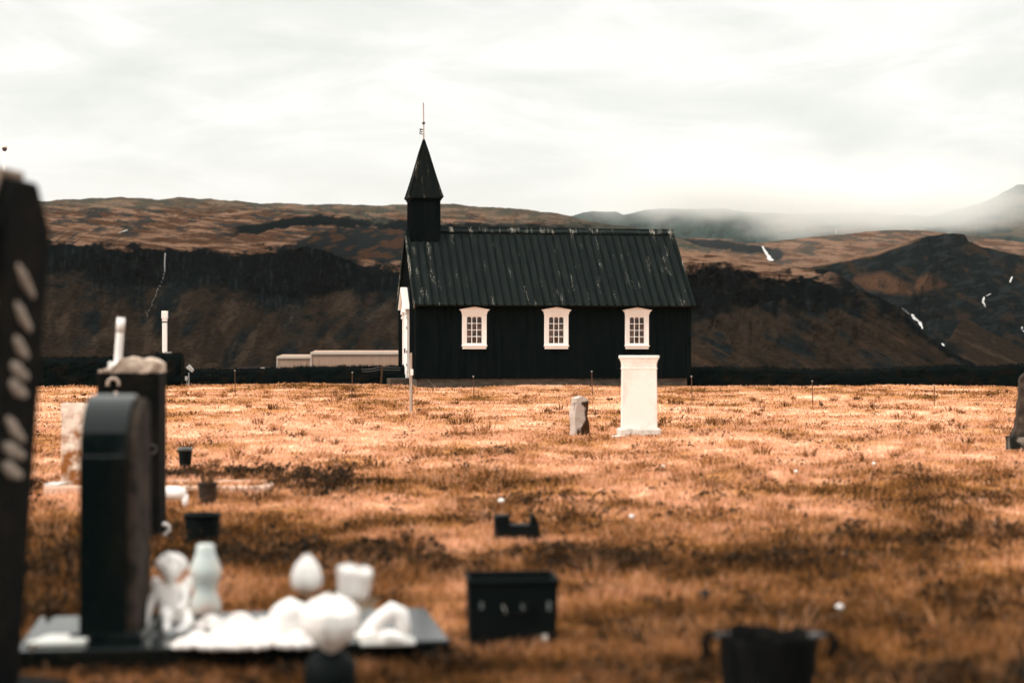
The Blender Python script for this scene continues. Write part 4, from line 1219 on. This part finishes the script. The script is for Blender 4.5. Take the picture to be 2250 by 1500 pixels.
# gravestone with a broken rock top
a = at(288, 1192); d1 = a.y; k = d1 / F
t = thing('gravestone', 'dark squared gravestone with a pale broken rock top and ring carvings', 'gravestone', place(287, 1195), R(3))
H = (1192 - 826) * k
MB().box(-.215, .185, -.02, .34, -.2, H).roughen(.003, 8).build('shaft', DULLGRAN, t, bevel=.012)
mb = sub_box(MB(), -.208, .178, -.012, .332, H - .01, H + .095, (24, 16, 7))
ar = np.array(mb.v); u = (ar[:, 0] + .215) / .42; tz = np.clip((ar[:, 2] - H) / .095, 0, 1)
ar[:, 2] = H + tz * np.interp(u, [0, .2, .42, .7, .9, 1], [.005, .035, .098, .088, .072, .045])
mb.v = [tuple(q) for q in ar]; mb.roughen(.034, 8, 5, H + .002).build('broken_top', BROKEN, t, smooth=True)
def torus(mb, c, R_, r, axis='y', arc=(0, 2 * math.pi), n=24):
    pp = []
    for i in range(n + 1):
        s = arc[0] + (arc[1] - arc[0]) * i / n
        pp.append((c[0] + R_ * math.cos(s), c[1], c[2] + R_ * math.sin(s)) if axis == 'y' else (c[0], c[1] + R_ * math.cos(s), c[2] + R_ * math.sin(s)))
    return mb.tube(pp, r, 8)
rg = torus(MB(), ((252 - 288) * k, -.024, (1192 - 850) * k), .036, .011, 'y', (R(-20), R(200))); rg.tube([((258 - 288) * k, -.024, (1192 - 866) * k), ((258 - 288) * k, -.024, (1192 - 880) * k)], .012, 8)
rg.build('ring_carving', BROKEN, t, smooth=True)
torus(MB(), ((335 - 288) * k, -.024, (1192 - 992) * k), .030, .006).build('ring_carving', DARKMETAL, t, smooth=True)

# the near slab and its headstone
S0 = Vector((-1.955, 6.97, 0)); rzS = R(9.0)
gs0 = 0.0
slab = thing('grave_slab', 'low polished black grave slab lying in the foreground under white ornaments', 'grave slab', (S0.x, S0.y, gs0), rzS)
MB().box(0, 1.725, 0, .93, -.12, .08).build('slab', GRANITE, slab, bevel=.008)
MB().box(1.26, 1.36, .12, .80, .0802, .086).build('inlay_strip', PLAQUE, slab)
def on_slab(px, py, dz=0.0):           # point on the slab's top that shows at this pixel
    h = .08
    d = F * (EYE - h) / (py - HZ)
    return Vector(((px - 1125) / F * d, d, h + dz))
a = on_slab(236, 1408)
t = thing('headstone', 'dark polished headstone with rounded pale shoulder standing on the slab', 'gravestone', (a.x, a.y, .08), R(2.0))
k = a.y / F
hz0 = .83 - .08; hz1 = 1.075 - .08
arc = [(.0, 0), (.0, hz0)]
for i in range(13):
    s = i / 12 * math.pi / 2
    arc.append((.01 + .25 * (1 - math.cos(s)), hz0 + (hz1 - hz0) * math.sin(s)))
arc += [(.30, hz1 - .01), (.335, hz1 - .06), (.345, hz0 + .1), (.345, 0)]
hb = MB().prism([(y, z) for y, z in arc], 'x', -.115, .075); hb.build('stone', GRANITE, t, bevel=.012, segs=3)
ed = MB().prism([(y + .012, z * .985) for y, z in arc], 'x', .0755, .115); ed.build('rough_face', EDGEST, t, bevel=.01)
bs = MB().box(-.15, .14, -.02, .37, .0, .035); bs.build('base', GRANITE, t, bevel=.008)

# pale plaque on the slab's left end
a = on_slab(122, 1420)
o = MB().hexa([(-.12, 0, 0), (.11, 0, 0), (.13, .20, 0), (-.05, .21, 0)], [(-.12, 0, .018), (.11, 0, .018), (.13, .20, .018), (-.05, .21, .018)]).build('plaque', PLAQUE, bevel=.005)
o.location = (a.x, a.y + .01, .0805); o.rotation_euler = (0, 0, rzS); tag(o, 'pale grey plaque lying on the slab left of the dark headstone', 'plaque')

def skin_figure(name, verts, edges, radii, m, parent=None, sub=2):
    me = bpy.data.meshes.new(name); me.from_pydata(verts, edges, []); me.update()
    o = bpy.data.objects.new(name, me); COL.objects.link(o)
    sk_ = o.modifiers.new('skin', 'SKIN')
    if not me.skin_vertices: me.skin_vertices.new(name='')
    for i, r in enumerate(radii):
        sv = me.skin_vertices[0].data[i]; sv.radius = (r, r) if not hasattr(r, '__len__') else r; sv.use_root = (i == 0)
    s2 = o.modifiers.new('sub', 'SUBSURF'); s2.levels = sub; s2.render_levels = sub
    me.materials.append(m)
    sk_.use_smooth_shade = True
    o.parent = parent
    return o
# seated cherub
a = on_slab(372, 1385); k = a.y / F
t = thing('angel_figurine', 'white seated cherub figurine leaning on one arm, beside the dark headstone', 'figurine', (a.x, a.y + .02, .0805), R(6))
t.scale = (1.08, 1.08, 1.06)
V = [(0.02, .02, .055), (0.005, .02, .105), (0, .015, .150), (0, .01, .178), (0.0, .0, .205),            # pelvis .. neck .. head base
     (-.045, .012, .168), (-.075, .01, .110), (-.088, -.005, .055), (-.095, -.02, .012), (-.125, -.035, .008),   # right arm on the ground, hand
     (.045, .012, .160), (.060, -.02, .115), (.035, -.06, .095), (.015, -.07, .095),                                 # left arm over the knee
     (-.012, -.03, .045), (-.01, -.085, .085), (-.005, -.10, .035), (-.005, -.135, .012),                            # right leg
     (.06, -.02, .045), (.075, -.09, .050), (.06, -.125, .022), (.03, -.14, .014)]                                    # left leg
E = [(0, 1), (1, 2), (2, 3), (3, 4), (2, 5), (5, 6), (6, 7), (7, 8), (8, 9), (2, 10), (10, 11), (11, 12), (12, 13), (0, 14), (14, 15), (15, 16), (16, 17), (0, 18), (18, 19), (19, 20), (20, 21)]
RR = [.050, .046, .044, .022, .026, .024, .018, .015, .014, .010, .024, .018, .014, .012, .030, .024, .018, .014, .032, .026, .018, .013]
skin_figure('body', V, E, RR, WHITEST, t)
hd = MB().blob((.004, -.008, .243), (.043, .047, .050), 0); hd.blob((.004, -.056, .236), (.006, .010, .008)); hd.blob((-.012, -.046, .25), (.008, .006, .006)); hd.blob((.020, -.046, .25), (.008, .006, .006)); hd.blob((.004, -.048, .220), (.010, .006, .004))
hd.build('head', WHITEST, t, smooth=True)
hr = MB()
for i in range(70):
    u = random.uniform(-.1, 1); an = random.uniform(0, 2 * math.pi); rr = math.sqrt(max(0, 1 - u * u))
    q = (.004 + .050 * rr * math.cos(an), .006 + .050 * rr * math.sin(an), .252 + .046 * u)
    if q[1] < -.025 and q[2] < .275: continue
    hr.blob(q, (.014, .014, .012), .3, 2, i, 8, 6)
hr.blob((.004, .010, .256), (.053, .050, .048), .12, 3, 2, 24, 16)
hr.build('hair', WHITEST, t, smooth=True)
for s_ in (-1, 1):
    w = MB()
    for i in range(6):
        z0 = .10 + .012 * i
        w.blob((s_ * (.035 + .006 * i), .065 + .004 * i, .12 + .010 * i), (.016, .012, .055 - .004 * i), 0, 1, 0, 10, 8)
    w.build('wing', WHITEST, t, smooth=True)
# hourglass vase
a = on_slab(449, 1352); k = a.y / F
t = MB().lathe([(.062, 0), (.070, .02), (.069, .07), (.056, .12), (.050, .155), (.062, .195), (.074, .24), (.072, .275), (.052, .33), (.042, .37), (.040, .405), (.030, .412)], 28).build('vase', PALEGREEN, smooth=True)
t.location = (a.x, a.y + .03, .0805); t.scale = (.98, .98, (1352 - 1196) * k / .412); tag(t, 'pale blue-grey and beige hourglass vase standing on the slab behind the cherub', 'vase')

# white flower wreath, stone and ornaments on the slab
def rose(mb, c, r, seed):
    g = random.Random(seed)
    for ring, (n, tilt) in enumerate(((5, .25), (6, .7), (8, 1.1))):
        for i in range(n):
            an = 2 * math.pi * i / n + ring * .5 + g.uniform(-.2, .2)
            rr = r * (.22 + .30 * ring)
            z = r * (.55 - .22 * ring)
            mb.blob((c[0] + rr * math.cos(an), c[1] + rr * math.sin(an), c[2] + z), (r * .34, r * .34, r * .26), .35, 2, g.uniform(0, 50), 10, 7)
    mb.blob((c[0], c[1], c[2] + r * .5), (r * .35, r * .35, r * .35), .3, 2, seed, 10, 7)
wr = thing('flower_wreath', 'long wreath of white fabric flowers lying on the slab beside the cherub', 'wreath', (0, 0, 0))
i = 0
for px, py, rpx in ((432, 1404, 32), (462, 1372, 36), (488, 1402, 40), (525, 1366, 36), (545, 1398, 42), (578, 1376, 34), (605, 1406, 40), (462, 1412, 34), (400, 1412, 24), (655, 1408, 40), (500, 1380, 34), (560, 1410, 36), (590, 1392, 36), (520, 1412, 34)):
    a = on_slab(px, py + 12); r = rpx * a.y / F
    mb = MB(); rose(mb, (a.x, a.y + .02, .085), r, i); mb.build('blossom', PETAL, wr, smooth=True); i += 1
a = on_slab(630, 1420); o = MB().blob((0, 0, .085), (.088, .085, .090), .18, 1.4, 9, 26, 16).build('white_stone', WHITEST, smooth=True); o.location = (a.x, a.y + .09, .0805)
tag(o, 'rounded white boulder-like ornament at the right end of the wreath', 'ornament')
# sleeping lamb ornament: body arched over two dark openings
a = on_slab(846, 1412); k = a.y / F
lam = thing('lamb_figurine', 'white reclining lamb figurine on the right part of the slab', 'figurine', (a.x, a.y, .0805), R(6))
lb = MB()
lb.tube([(-.085, .02, .035), (-.05, .02, .06), (-.01, .02, .10), (.03, .02, .128), (.062, .02, .112), (.072, .02, .07), (.082, .01, .025)], [.026, .034, .032, .036, .036, .030, .022], 14)
lb.tube([(-.02, -.03, .025), (.02, -.05, .035), (.06, -.05, .022), (.095, -.03, .016)], [.026, .03, .024, .014], 12)
lb.blob((-.07, -.01, .030), (.045, .04, .028), .2, 2, 3)
lb.build('body', WHITEST, lam, smooth=True)
MB().box(-.10, .12, -.07, .06, 0, .014).build('base', PLAQUE, lam, bevel=.005)

# bouquet in a round black vase in front of the slab
dv = 6.35
p = pt(726, 1478, dv)
t = MB().lathe([(.045, -.135), (.075, -.10), (.095, -.02), (.090, .04), (.055, .075), (.035, .085), (.040, .095)], 24).build('vase', PLASTIC, smooth=True)
t.location = (p.x, dv, p.z); tag(t, 'round black vase at the front edge of the slab, holding white flowers', 'vase')
def tulip(px, py, wpx, hpx, d, label, seed, tilt=0.0, shape=None):
    c = pt(px, py, d); k = d / F
    t = thing('white_flower', label, 'flower', (c.x, d, c.z), 0, 'white flowers in the black vase', (0, tilt))
    w, h = wpx * k / 2, hpx * k / 2
    st = MB()
    b0 = Vector((p.x - c.x, dv - d, p.z + .09 - c.z))
    st.tube([b0, b0.lerp(Vector((0, 0, -h)), .5) + Vector((0, 0, .02)), (0, 0, -h * .9)], .005, 7)
    st.build('stem', STEM, t, smooth=True)
    pe = MB()
    # overlapping petals as an uneven cup: profile along the height, lobed round the axis
    nu, nv = 40, 22
    for lay, sc in ((0, 1.0), (1, .80)):
        vs = []
        for j in range(nv + 1):
            v = j / nv
            r_ = float(np.interp(v, shape[0], shape[1])) * sc
            for q in range(nu):
                an = 2 * math.pi * q / nu
                lob = 1 + .10 * math.sin(5 * an + seed + 2.2 * v + lay) + .10 * float(perlin(2.2 * math.cos(an) + seed * 3, 2.2 * math.sin(an), 2 * v))
                rag = .09 * h * math.sin(5 * an + seed + 1.0) * v ** 3
                vs.append((w * r_ * lob * math.cos(an), w * r_ * lob * math.sin(an), -h + 2 * h * v * (1 if lay == 0 else 1.03) + rag))
        pe.add(vs, [(j * nu + q, j * nu + (q + 1) % nu, (j + 1) * nu + (q + 1) % nu, (j + 1) * nu + q) for j in range(nv) for q in range(nu)])
    pe.build('petals', PETAL, t, smooth=True)
    return t
f1 = tulip(673, 1261, 66, 82, 6.9, 'slender white bud, leftmost of the flowers above the black vase', 1.0, R(4), ((0, .06, .2, .42, .7, .9, 1), (.25, .62, .95, 1.0, .78, .45, .15)))
f2 = tulip(778, 1284, 78, 80, 6.6, 'squarish white bloom standing highest on the right of the black vase', 2.2, R(8), ((0, .08, .25, .6, .85, .95, 1), (.2, .6, .82, .92, 1.02, .95, .55)))
f3 = tulip(728, 1372, 126, 122, 6.3, 'largest white bloom directly above the black vase', 3.1, 0, ((0, .12, .3, .5, .72, .88, .97, 1), (.10, .40, .78, .98, 1.0, .74, .42, .2)))
lv = MB()
for i, (px, py) in enumerate(((722, 1298), (800, 1318), (830, 1312))):
    c = pt(px, py, 6.5); q = Vector((c.x, 6.5, c.z))
    b0 = Vector((p.x, dv, p.z + .09))
    lv.tube([b0, b0.lerp(q, .6) + Vector((0, 0, .01)), q], [.004, .014, .003], 7, squash=.3)
o = lv.build('flower_leaves', STEM, smooth=True); tag(o, 'grey-green leaves rising between the white flowers in the black vase', 'leaves')

# kerb, lichen stone and small things behind
a0 = at(95, 1083); t = thing('grave_kerb', 'pale stone kerb framing a grave behind the dark headstone', 'kerb', (a0.x, a0.y, ground_at(a0.x + 1, a0.y) - .0), R(-.4))
MB().box(0, 2.0, 0, .11, -.2, .055).build('front_rail', KERBM, t, bevel=.015)
MB().box(0.1, 1.9, .85, .96, -.2, .045).build('back_rail', KERBM, t, bevel=.015)
MB().box(0, .10, .112, .848, -.2, .05).build('side_rail', KERBM, t, bevel=.015)
MB().box(1.90, 2.0, .112, .848, -.2, .05).build('side_rail', KERBM, t, bevel=.015)
MB().box(.0, .14, .02, .3, .056, .075).build('corner_plate', PLAQUE, t, bevel=.01)
a = at(172, 1075); k = a.y / F
mb = sub_box(MB(), -38 * k, 38 * k, 0, .11, -.1, 188 * k, (8, 4, 20)); mb.roughen(.012, 8, 4)
o = mb.build('gravestone', LICHENST, smooth=False, bevel=0); o.location = place(172, 1075)
tag(o, 'pale upright gravestone mottled with orange lichen left of the dark headstone', 'gravestone')
# little lamb at the kerb
a = at(378, 1120); k = a.y / F
t = MB()
t.tube([(-30 * k, 0, 30 * k), (-12 * k, 0, 31 * k), (10 * k, 0, 30 * k), (27 * k, 0, 29 * k)], [13 * k, 15 * k, 15 * k, 13 * k], 14)
t.blob((-24 * k, -2 * k, 42 * k), (10 * k, 10 * k, 10 * k)); t.blob((-32 * k, -3 * k, 38 * k), (6 * k, 5 * k, 5 * k))
for x_, y_ in ((-28, -5), (-28, 6), (26, -5), (26, 6)): t.tube([(x_ * k, y_ * k, 28 * k), (x_ * k + 2 * k, y_ * k, -3 * k)], [7 * k, 5 * k], 8)
o = t.build('lamb_figurine', WHITEST, smooth=True); o.location = place(380, 1118); tag(o, 'white standing lamb figurine beside the rock-topped gravestone', 'figurine')
a = at(357, 1188); k = a.y / F
o = torus(MB(), (0, 0, 18 * k), 13 * k, 5 * k, 'y').build('ring_ornament', PETAL, smooth=True); o.location = place(357, 1188); o.rotation_euler = (R(10), 0, R(35))
tag(o, 'small white ring ornament at the foot of the rock-topped gravestone', 'ornament')

# pots
def pot(name, label, px, py, wpx, hpx, taper=.8, rim=None, m=PLASTIC, rimm=None, soil=True, rz=0, squarish=False):
    a = at(px, py); k = a.y / F; r = wpx * k / 2; h = hpx * k
    t = thing(name, label, 'pot', place(px, py), rz)
    n = 32
    pr = [(r * taper, -.02), (r * taper, .0), (r * (taper + (1 - taper) * .55), h * .55), (r * .97, h * .86)]
    MB().lathe(pr + [(r * .97, h * .97), (r * .90, h * .97), (r * .84, h * .75)], n, cap=False).build('body', m, t, smooth=True)
    MB().lathe([(r * .975, h * .87), (r * 1.05, h * .88), (r * 1.06, h * .98), (r * 1.0, h), (r * .91, h * .99), (r * .90, h * .9)], n, cap=False).build('rim', rimm or m, t, smooth=True)
    if soil: MB().lathe([(r * .86, h * .78), (r * .5, h * .82), (.001, h * .80)], n, cap=False).build('soil', SOIL, t, smooth=True)
    return t, r, h
pot('flower_pot', 'small black bucket-like pot with a pale rim, standing farthest off', 407, 1026, 32, 46, .76, rimm=RIMM)
pot('flower_pot', 'wide low black pot just right of the rock-topped gravestone', 444, 1203, 78, 66, .88)
t, r, h = pot('flower_pot', 'dark pot with dry twigs standing at the pale kerb', 456, 1112, 42, 46, .85, m=mat('brown_pot', (.02, .013, .009), .7, .2, (.04, .022, .012), 9))
tw = MB(); g = random.Random(4)
for i in range(26):
    an = g.uniform(0, 6.28); l = g.uniform(.12, .30); sp = g.uniform(.1, .55)
    b = (r * .4 * math.cos(an), r * .4 * math.sin(an), h * .75)
    tw.tube([b, (b[0] + sp * l * .4 * math.cos(an), b[1] + sp * l * .4 * math.sin(an), b[2] + l * .6), (b[0] + sp * l * math.cos(an + .4), b[1] + sp * l * math.sin(an + .4), b[2] + l)], [.004, .003, .0015], 5)
tw.build('twigs', TWIG, t)
# notched planter with horns
a = at(1137, 1186); k = a.y / F
t = thing('planter', 'small black broken planter with two raised corners in the grass', 'planter', place(1137, 1186), R(5))
pb = MB().box(-50 * k, 44 * k, -.09, .10, -.02, 38 * k)
pb.prism([(-52 * k, 38 * k), (-18 * k, 38 * k), (-20 * k, 60 * k), (-50 * k, 58 * k)], 'y', -.088, .06)
pb.prism([(26 * k, 38 * k), (44 * k, 38 * k), (40 * k, 50 * k), (33 * k, 62 * k), (29 * k, 60 * k)], 'y', -.088, .04)
pb.roughen(.006, 8).build('body', PLASTIC, t, bevel=.008)
MB().hexa([(44.5 * k, -.07, -.02), (54 * k, -.06, -.02), (54 * k, .08, -.02), (44.5 * k, .08, -.02)], [(44.5 * k, -.07, 34 * k), (47 * k, -.06, 30 * k), (47 * k, .08, 30 * k), (44.5 * k, .08, 34 * k)]).build('flap', PLASTIC, t)
# square black tub
a = at(1123, 1402); k = a.y / F
t = thing('planter_tub', 'large black plastic tub standing upright right of the slab', 'tub', place(1123, 1402), R(4))
hw = 97 * k; hh = 152 * k
tb = MB()
for (s0, s1, q0, q1) in ((-1, 1, -1, -.94), (-1, 1, .94, 1), (-1, -.94, -.94, .94), (.94, 1, -.94, .94)):
    tb.hexa([(s0 * hw * .95, q0 * hw * .75, -.02), (s1 * hw * .95, q0 * hw * .75, -.02), (s1 * hw * .95, q1 * hw * .75, -.02), (s0 * hw * .95, q1 * hw * .75, -.02)],
            [(s0 * hw, q0 * hw * .8, hh * .93), (s1 * hw, q0 * hw * .8, hh * .93), (s1 * hw, q1 * hw * .8, hh * .93), (s0 * hw, q1 * hw * .8, hh * .93)])
tb.build('body', PLASTIC, t, bevel=.01)
rm = MB()
for x0, x1, y0, y1 in ((-1.03, 1.03, -.84, -.77), (-1.03, 1.03, .77, .84), (-1.03, -.96, -.77, .77), (.96, 1.03, -.77, .77)):
    rm.box(x0 * hw, x1 * hw, y0 * hw, y1 * hw, hh * .92, hh)
rm.build('rim', PLASTIC, t, bevel=.008)
MB().box(-.93 * hw, .93 * hw, -.74 * hw, .74 * hw, hh * .6, hh * .75).roughen(.01, 9).build('soil', SOIL, t)
ha = MB().tube([(-20 * k, -hw * .82, hh * .66), (-14 * k, -hw * .86, hh * .55), (6 * k, -hw * .87, hh * .50), (26 * k, -hw * .86, hh * .56), (32 * k, -hw * .82, hh * .66)], .007, 8); ha.build('handle', FABRIC, t, smooth=True)
MB().box(62 * k, 73 * k, -hw * .80, -hw * .775, hh * .12, hh * .21).build('sticker', PLAQUE, t)
MB().box(73 * k, 80 * k, -hw * .812, -hw * .79, hh * .55, hh * .68).build('clip', RIMM, t); MB().box(-72 * k, -66 * k, -hw * .812, -hw * .79, hh * .58, hh * .68).build('clip', RIMM, t)
for x_, w_, m_ in ((-18, 6, PLAQUE), (20, 4, RIMM)):
    MB().hexa([((x_ - w_) * k, -hw * .80, hh * .62), ((x_ + w_ * .2) * k, -hw * .80, hh * .52), ((x_ + w_ * .2) * k, -hw * .76, hh * .52), ((x_ - w_) * k, -hw * .76, hh * .62)],
              [((x_ - w_ * .3) * k, -hw * .815, hh * .66), ((x_ + w_) * k, -hw * .815, hh * .57), ((x_ + w_) * k, -hw * .76, hh * .57), ((x_ - w_ * .3) * k, -hw * .76, hh * .66)]).build('label_scrap', m_, t)
# fabric bag with loop handles, close to the camera
dB = 6.3; c = pt(1688, 1390, dB); k = dB / F
t = thing('planter_bag', 'black fabric planting bag with loop handles at the bottom edge', 'planter', (c.x, dB, -.02))
hB = c.z + .02; rB = 104 * k
bagm = MB().lathe([(rB * .90, -.02), (rB * .95, .1), (rB, hB * .6), (rB * 1.02, hB * .92), (rB * 1.04, hB), (rB * .97, hB * .99), (rB * .92, hB * .8)], 72, fold=.05, nf=7, cap=False)
bagm.v = [(x_, y_, z_ + (z_ / hB) ** 3 * .009 * (math.sin(4 * math.atan2(y_, x_)) + .7 * math.sin(9 * math.atan2(y_, x_) + 1))) for x_, y_, z_ in bagm.v]
bagm.build('body', FABRIC, t, smooth=True)
MB().lathe([(rB * .90, hB * .60), (rB * .5, hB * .62), (.001, hB * .61)], 32, cap=False).build('soil', SOIL, t, smooth=True)
for s_ in (-1, 1):
    x_ = s_ * rB
    MB().tube([(x_ * 1.0, -.02, hB * .93), (x_ * 1.12, -.03, hB * 1.02), (x_ * 1.30, -.03, hB * .99), (x_ * 1.36, -.03, hB * .88), (x_ * 1.30, -.03, hB * .76), (x_ * 1.16, -.03, hB * .72)], [.010, .014, .016, .018, .016, .008], 10, squash=.55).build('handle', FABRIC, t, smooth=True)
    MB().box(x_ * 1.0 - .03, x_ * 1.0 + .03, -.05, .0, hB * .95, hB * 1.02).build('clip', DARKMETAL, t, bevel=.008)
# dark ball-like stone
a = at(1546, 1318); o = MB().blob((0, 0, .03), (.038, .036, .034), .25, 2, 1).build('dark_stone', DARKST, smooth=True); o.location = place(1546, 1318)
tag(o, 'small round dark stone in the grass above the fabric bag', 'stone')

# white flower heads in the grass
for px, py, r, lab in ((1388, 1150, 7, 'single white flower head in the grass right of the broken planter'), (1845, 1366, 10, 'white flower head low in the grass right of the fabric bag'), (1101, 1124, 8, 'white flower head behind the left corner of the broken planter'),
                       (1457, 1028, 6, 'white flower head in the grass below the white headstone'), (1749, 1066, 5, 'tiny white flower head in the open grass, left of two'), (1920, 1040, 5, 'tiny white flower head in the open grass, right of two')):
    a = at(px, py); k = a.y / F
    t = thing('white_flower', lab, 'flower', place(px, py), 0, 'white flowers in the grass')
    MB().tube([(0, 0, -.01), (.004, 0, .05), (0, 0, .07 + 2 * k)], .002, 6).build('stem', STEM, t)
    MB().blob((0, 0, .072 + r * k * .5), (r * k * .8, r * k * .8, r * k * .62), .7, 3, px).build('head', PETAL, t, smooth=True)

# ------------------------------------------------------------------ white water and snow on the hills
bpy.context.view_layer.update()
dg = bpy.context.evaluated_depsgraph_get()
def land_d(px, py):
    dirv = Vector(((px - 1125) / F, 1.0, (HZ - py) / F)).normalized()
    org = Vector((0, 0, EYE)) + dirv * 90
    for _ in range(6):
        ok, loc, nor, idx, ob, mx_ = scene.ray_cast(dg, org, dirv)
        if not ok: return 1000.0
        if ob.get('kind') == 'structure': return loc.y * .9975
        org = loc + dirv * .5
    return 1000.0
def fall(name, pts, w):
    ribbon(name, pts, w, [land_d(*q) for q in pts])
fall('waterfall', [(1676, 541), (1681, 552), (1688, 563), (1697, 573)], [6, 8, 11, 20])
fall('waterfall', [(1981, 676), (1989, 683), (1997, 690)], [7, 11, 5])
fall('waterfall', [(2004, 690), (2010, 700), (2019, 707), (2027, 722)], [7, 12, 13, 3])
fall('waterfall', [(2070, 754), (2075, 760)], [7, 4])
fall('waterfall', [(2224, 608), (2219, 620)], [3, 5])
fall('waterfall', [(2176, 645), (2168, 650)], [5, 5])
fall('waterfall', [(2162, 652), (2160, 664), (2165, 674)], [5, 7, 5])
fall('waterfall', [(2246, 718), (2250, 728)], [6, 8])
fall('waterfall', [(1817, 467), (1822, 482), (1832, 495), (1838, 505), (1836, 514)], [.7, 1.3, 1.1, 1.8, 1.2])
fall('waterfall', [(363, 556), (362, 575), (362, 598)], [1.5, 1.2, 1.9])
gs_ = random.Random(12)
smb = MB()
path = [(361, 600), (357, 614), (351, 628), (345, 641), (339, 655), (333, 668), (327, 682), (322, 696)]
for i in range(len(path) - 1):
    for k in range(4):
        u = (k + gs_.random()) / 4
        x_ = path[i][0] * (1 - u) + path[i + 1][0] * u + gs_.uniform(-2.2, 2.2); y_ = path[i][1] * (1 - u) + path[i + 1][1] * u
        dd = land_d(x_, y_) * .999; q = pt(x_, y_, dd); sc = dd / F * (1 - .07 * (i + u))
        smb.blob(q, (gs_.uniform(.35, .8) * sc, .25, gs_.uniform(.6, 2.1) * sc), .3, 2, i + k, 8, 6)
tag(smb.build('stream', WATERM), kind='structure')
fall('snow_patch', [(262, 511), (272, 508), (280, 505)], [4, 8, 3])

# ------------------------------------------------------------------ haze
hz_m = bpy.data.materials.new('haze_air'); hz_m.use_nodes = True
tn = hz_m.node_tree; tn.nodes.clear()
ho = tn.nodes.new('ShaderNodeOutputMaterial'); hv = tn.nodes.new('ShaderNodeVolumePrincipled')
hv.inputs['Color'].default_value = (.97, .97, .95, 1)
hv.inputs['Density'].default_value = 1.6e-5
tn.links.new(hv.outputs[0], ho.inputs['Volume'])
o = MB().box(-13000, 13000, -13000, 13000, -24, 900).build('haze', hz_m)
tag(o, kind='stuff')

# a bank of low cloud lying against the far tops
mm = bpy.data.materials.new('low_cloud_bank'); mm.use_nodes = True
tn = mm.node_tree; tn.nodes.clear()
def tnode(t, **kw):
    n = tn.nodes.new(t)
    for k_, v_ in kw.items(): setattr(n, k_, v_)
    return n
ho = tnode('ShaderNodeOutputMaterial'); hv = tnode('ShaderNodeVolumePrincipled')
hv.inputs['Color'].default_value = (.975, .965, .93, 1)
tcn = tnode('ShaderNodeTexCoord'); mp = tnode('ShaderNodeMapping'); mp.inputs['Scale'].default_value = (.0075, .002, .016)
nz = tnode('ShaderNodeTexNoise'); nz.inputs['Detail'].default_value = 4; nz.inputs['Scale'].default_value = 1
tn.links.new(tcn.outputs['Object'], mp.inputs[0]); tn.links.new(mp.outputs[0], nz.inputs['Vector'])
sp = tnode('ShaderNodeSeparateXYZ'); tn.links.new(tcn.outputs['Object'], sp.inputs[0])
def mth(op, a, b):
    n = tnode('ShaderNodeMath', operation=op)
    for i_, v_ in enumerate((a, b)):
        if isinstance(v_, (int, float)): n.inputs[i_].default_value = v_
        else: tn.links.new(v_, n.inputs[i_])
    return n.outputs[0]
def rng_(v_, a, b, c, d_):
    n = tnode('ShaderNodeMapRange', interpolation_type='SMOOTHSTEP')
    tn.links.new(v_, n.inputs['Value'])
    for k_, q_ in zip(('From Min', 'From Max', 'To Min', 'To Max'), (a, b, c, d_)): n.inputs[k_].default_value = q_
    return n.outputs[0]
zz = mth('ADD', mth('ADD', sp.outputs['Z'], mth('MULTIPLY', rng_(sp.outputs['X'], 380.0, 620.0, 0.0, 1.0), 32.0)), mth('MULTIPLY', mth('SUBTRACT', nz.outputs['Fac'], .5), 110.0))
dens = mth('MULTIPLY', rng_(zz, 238.0, 308.0, 0.0, 1.0), rng_(zz, 305.0, 400.0, 1.0, 0.0))
dens = mth('MULTIPLY', dens, mth('MULTIPLY', rng_(sp.outputs['X'], 75.0, 400.0, 0.0, 1.0), rng_(sp.outputs['X'], 790.0, 960.0, 1.0, 0.12)))
dens = mth('MULTIPLY', dens, 0.0075)
tn.links.new(dens, hv.inputs['Density']); tn.links.new(hv.outputs[0], ho.inputs['Volume'])
o = MB().box(60, 1900, 3080, 3540, 150, 450).build('low_cloud', mm)
tag(o, kind='stuff')
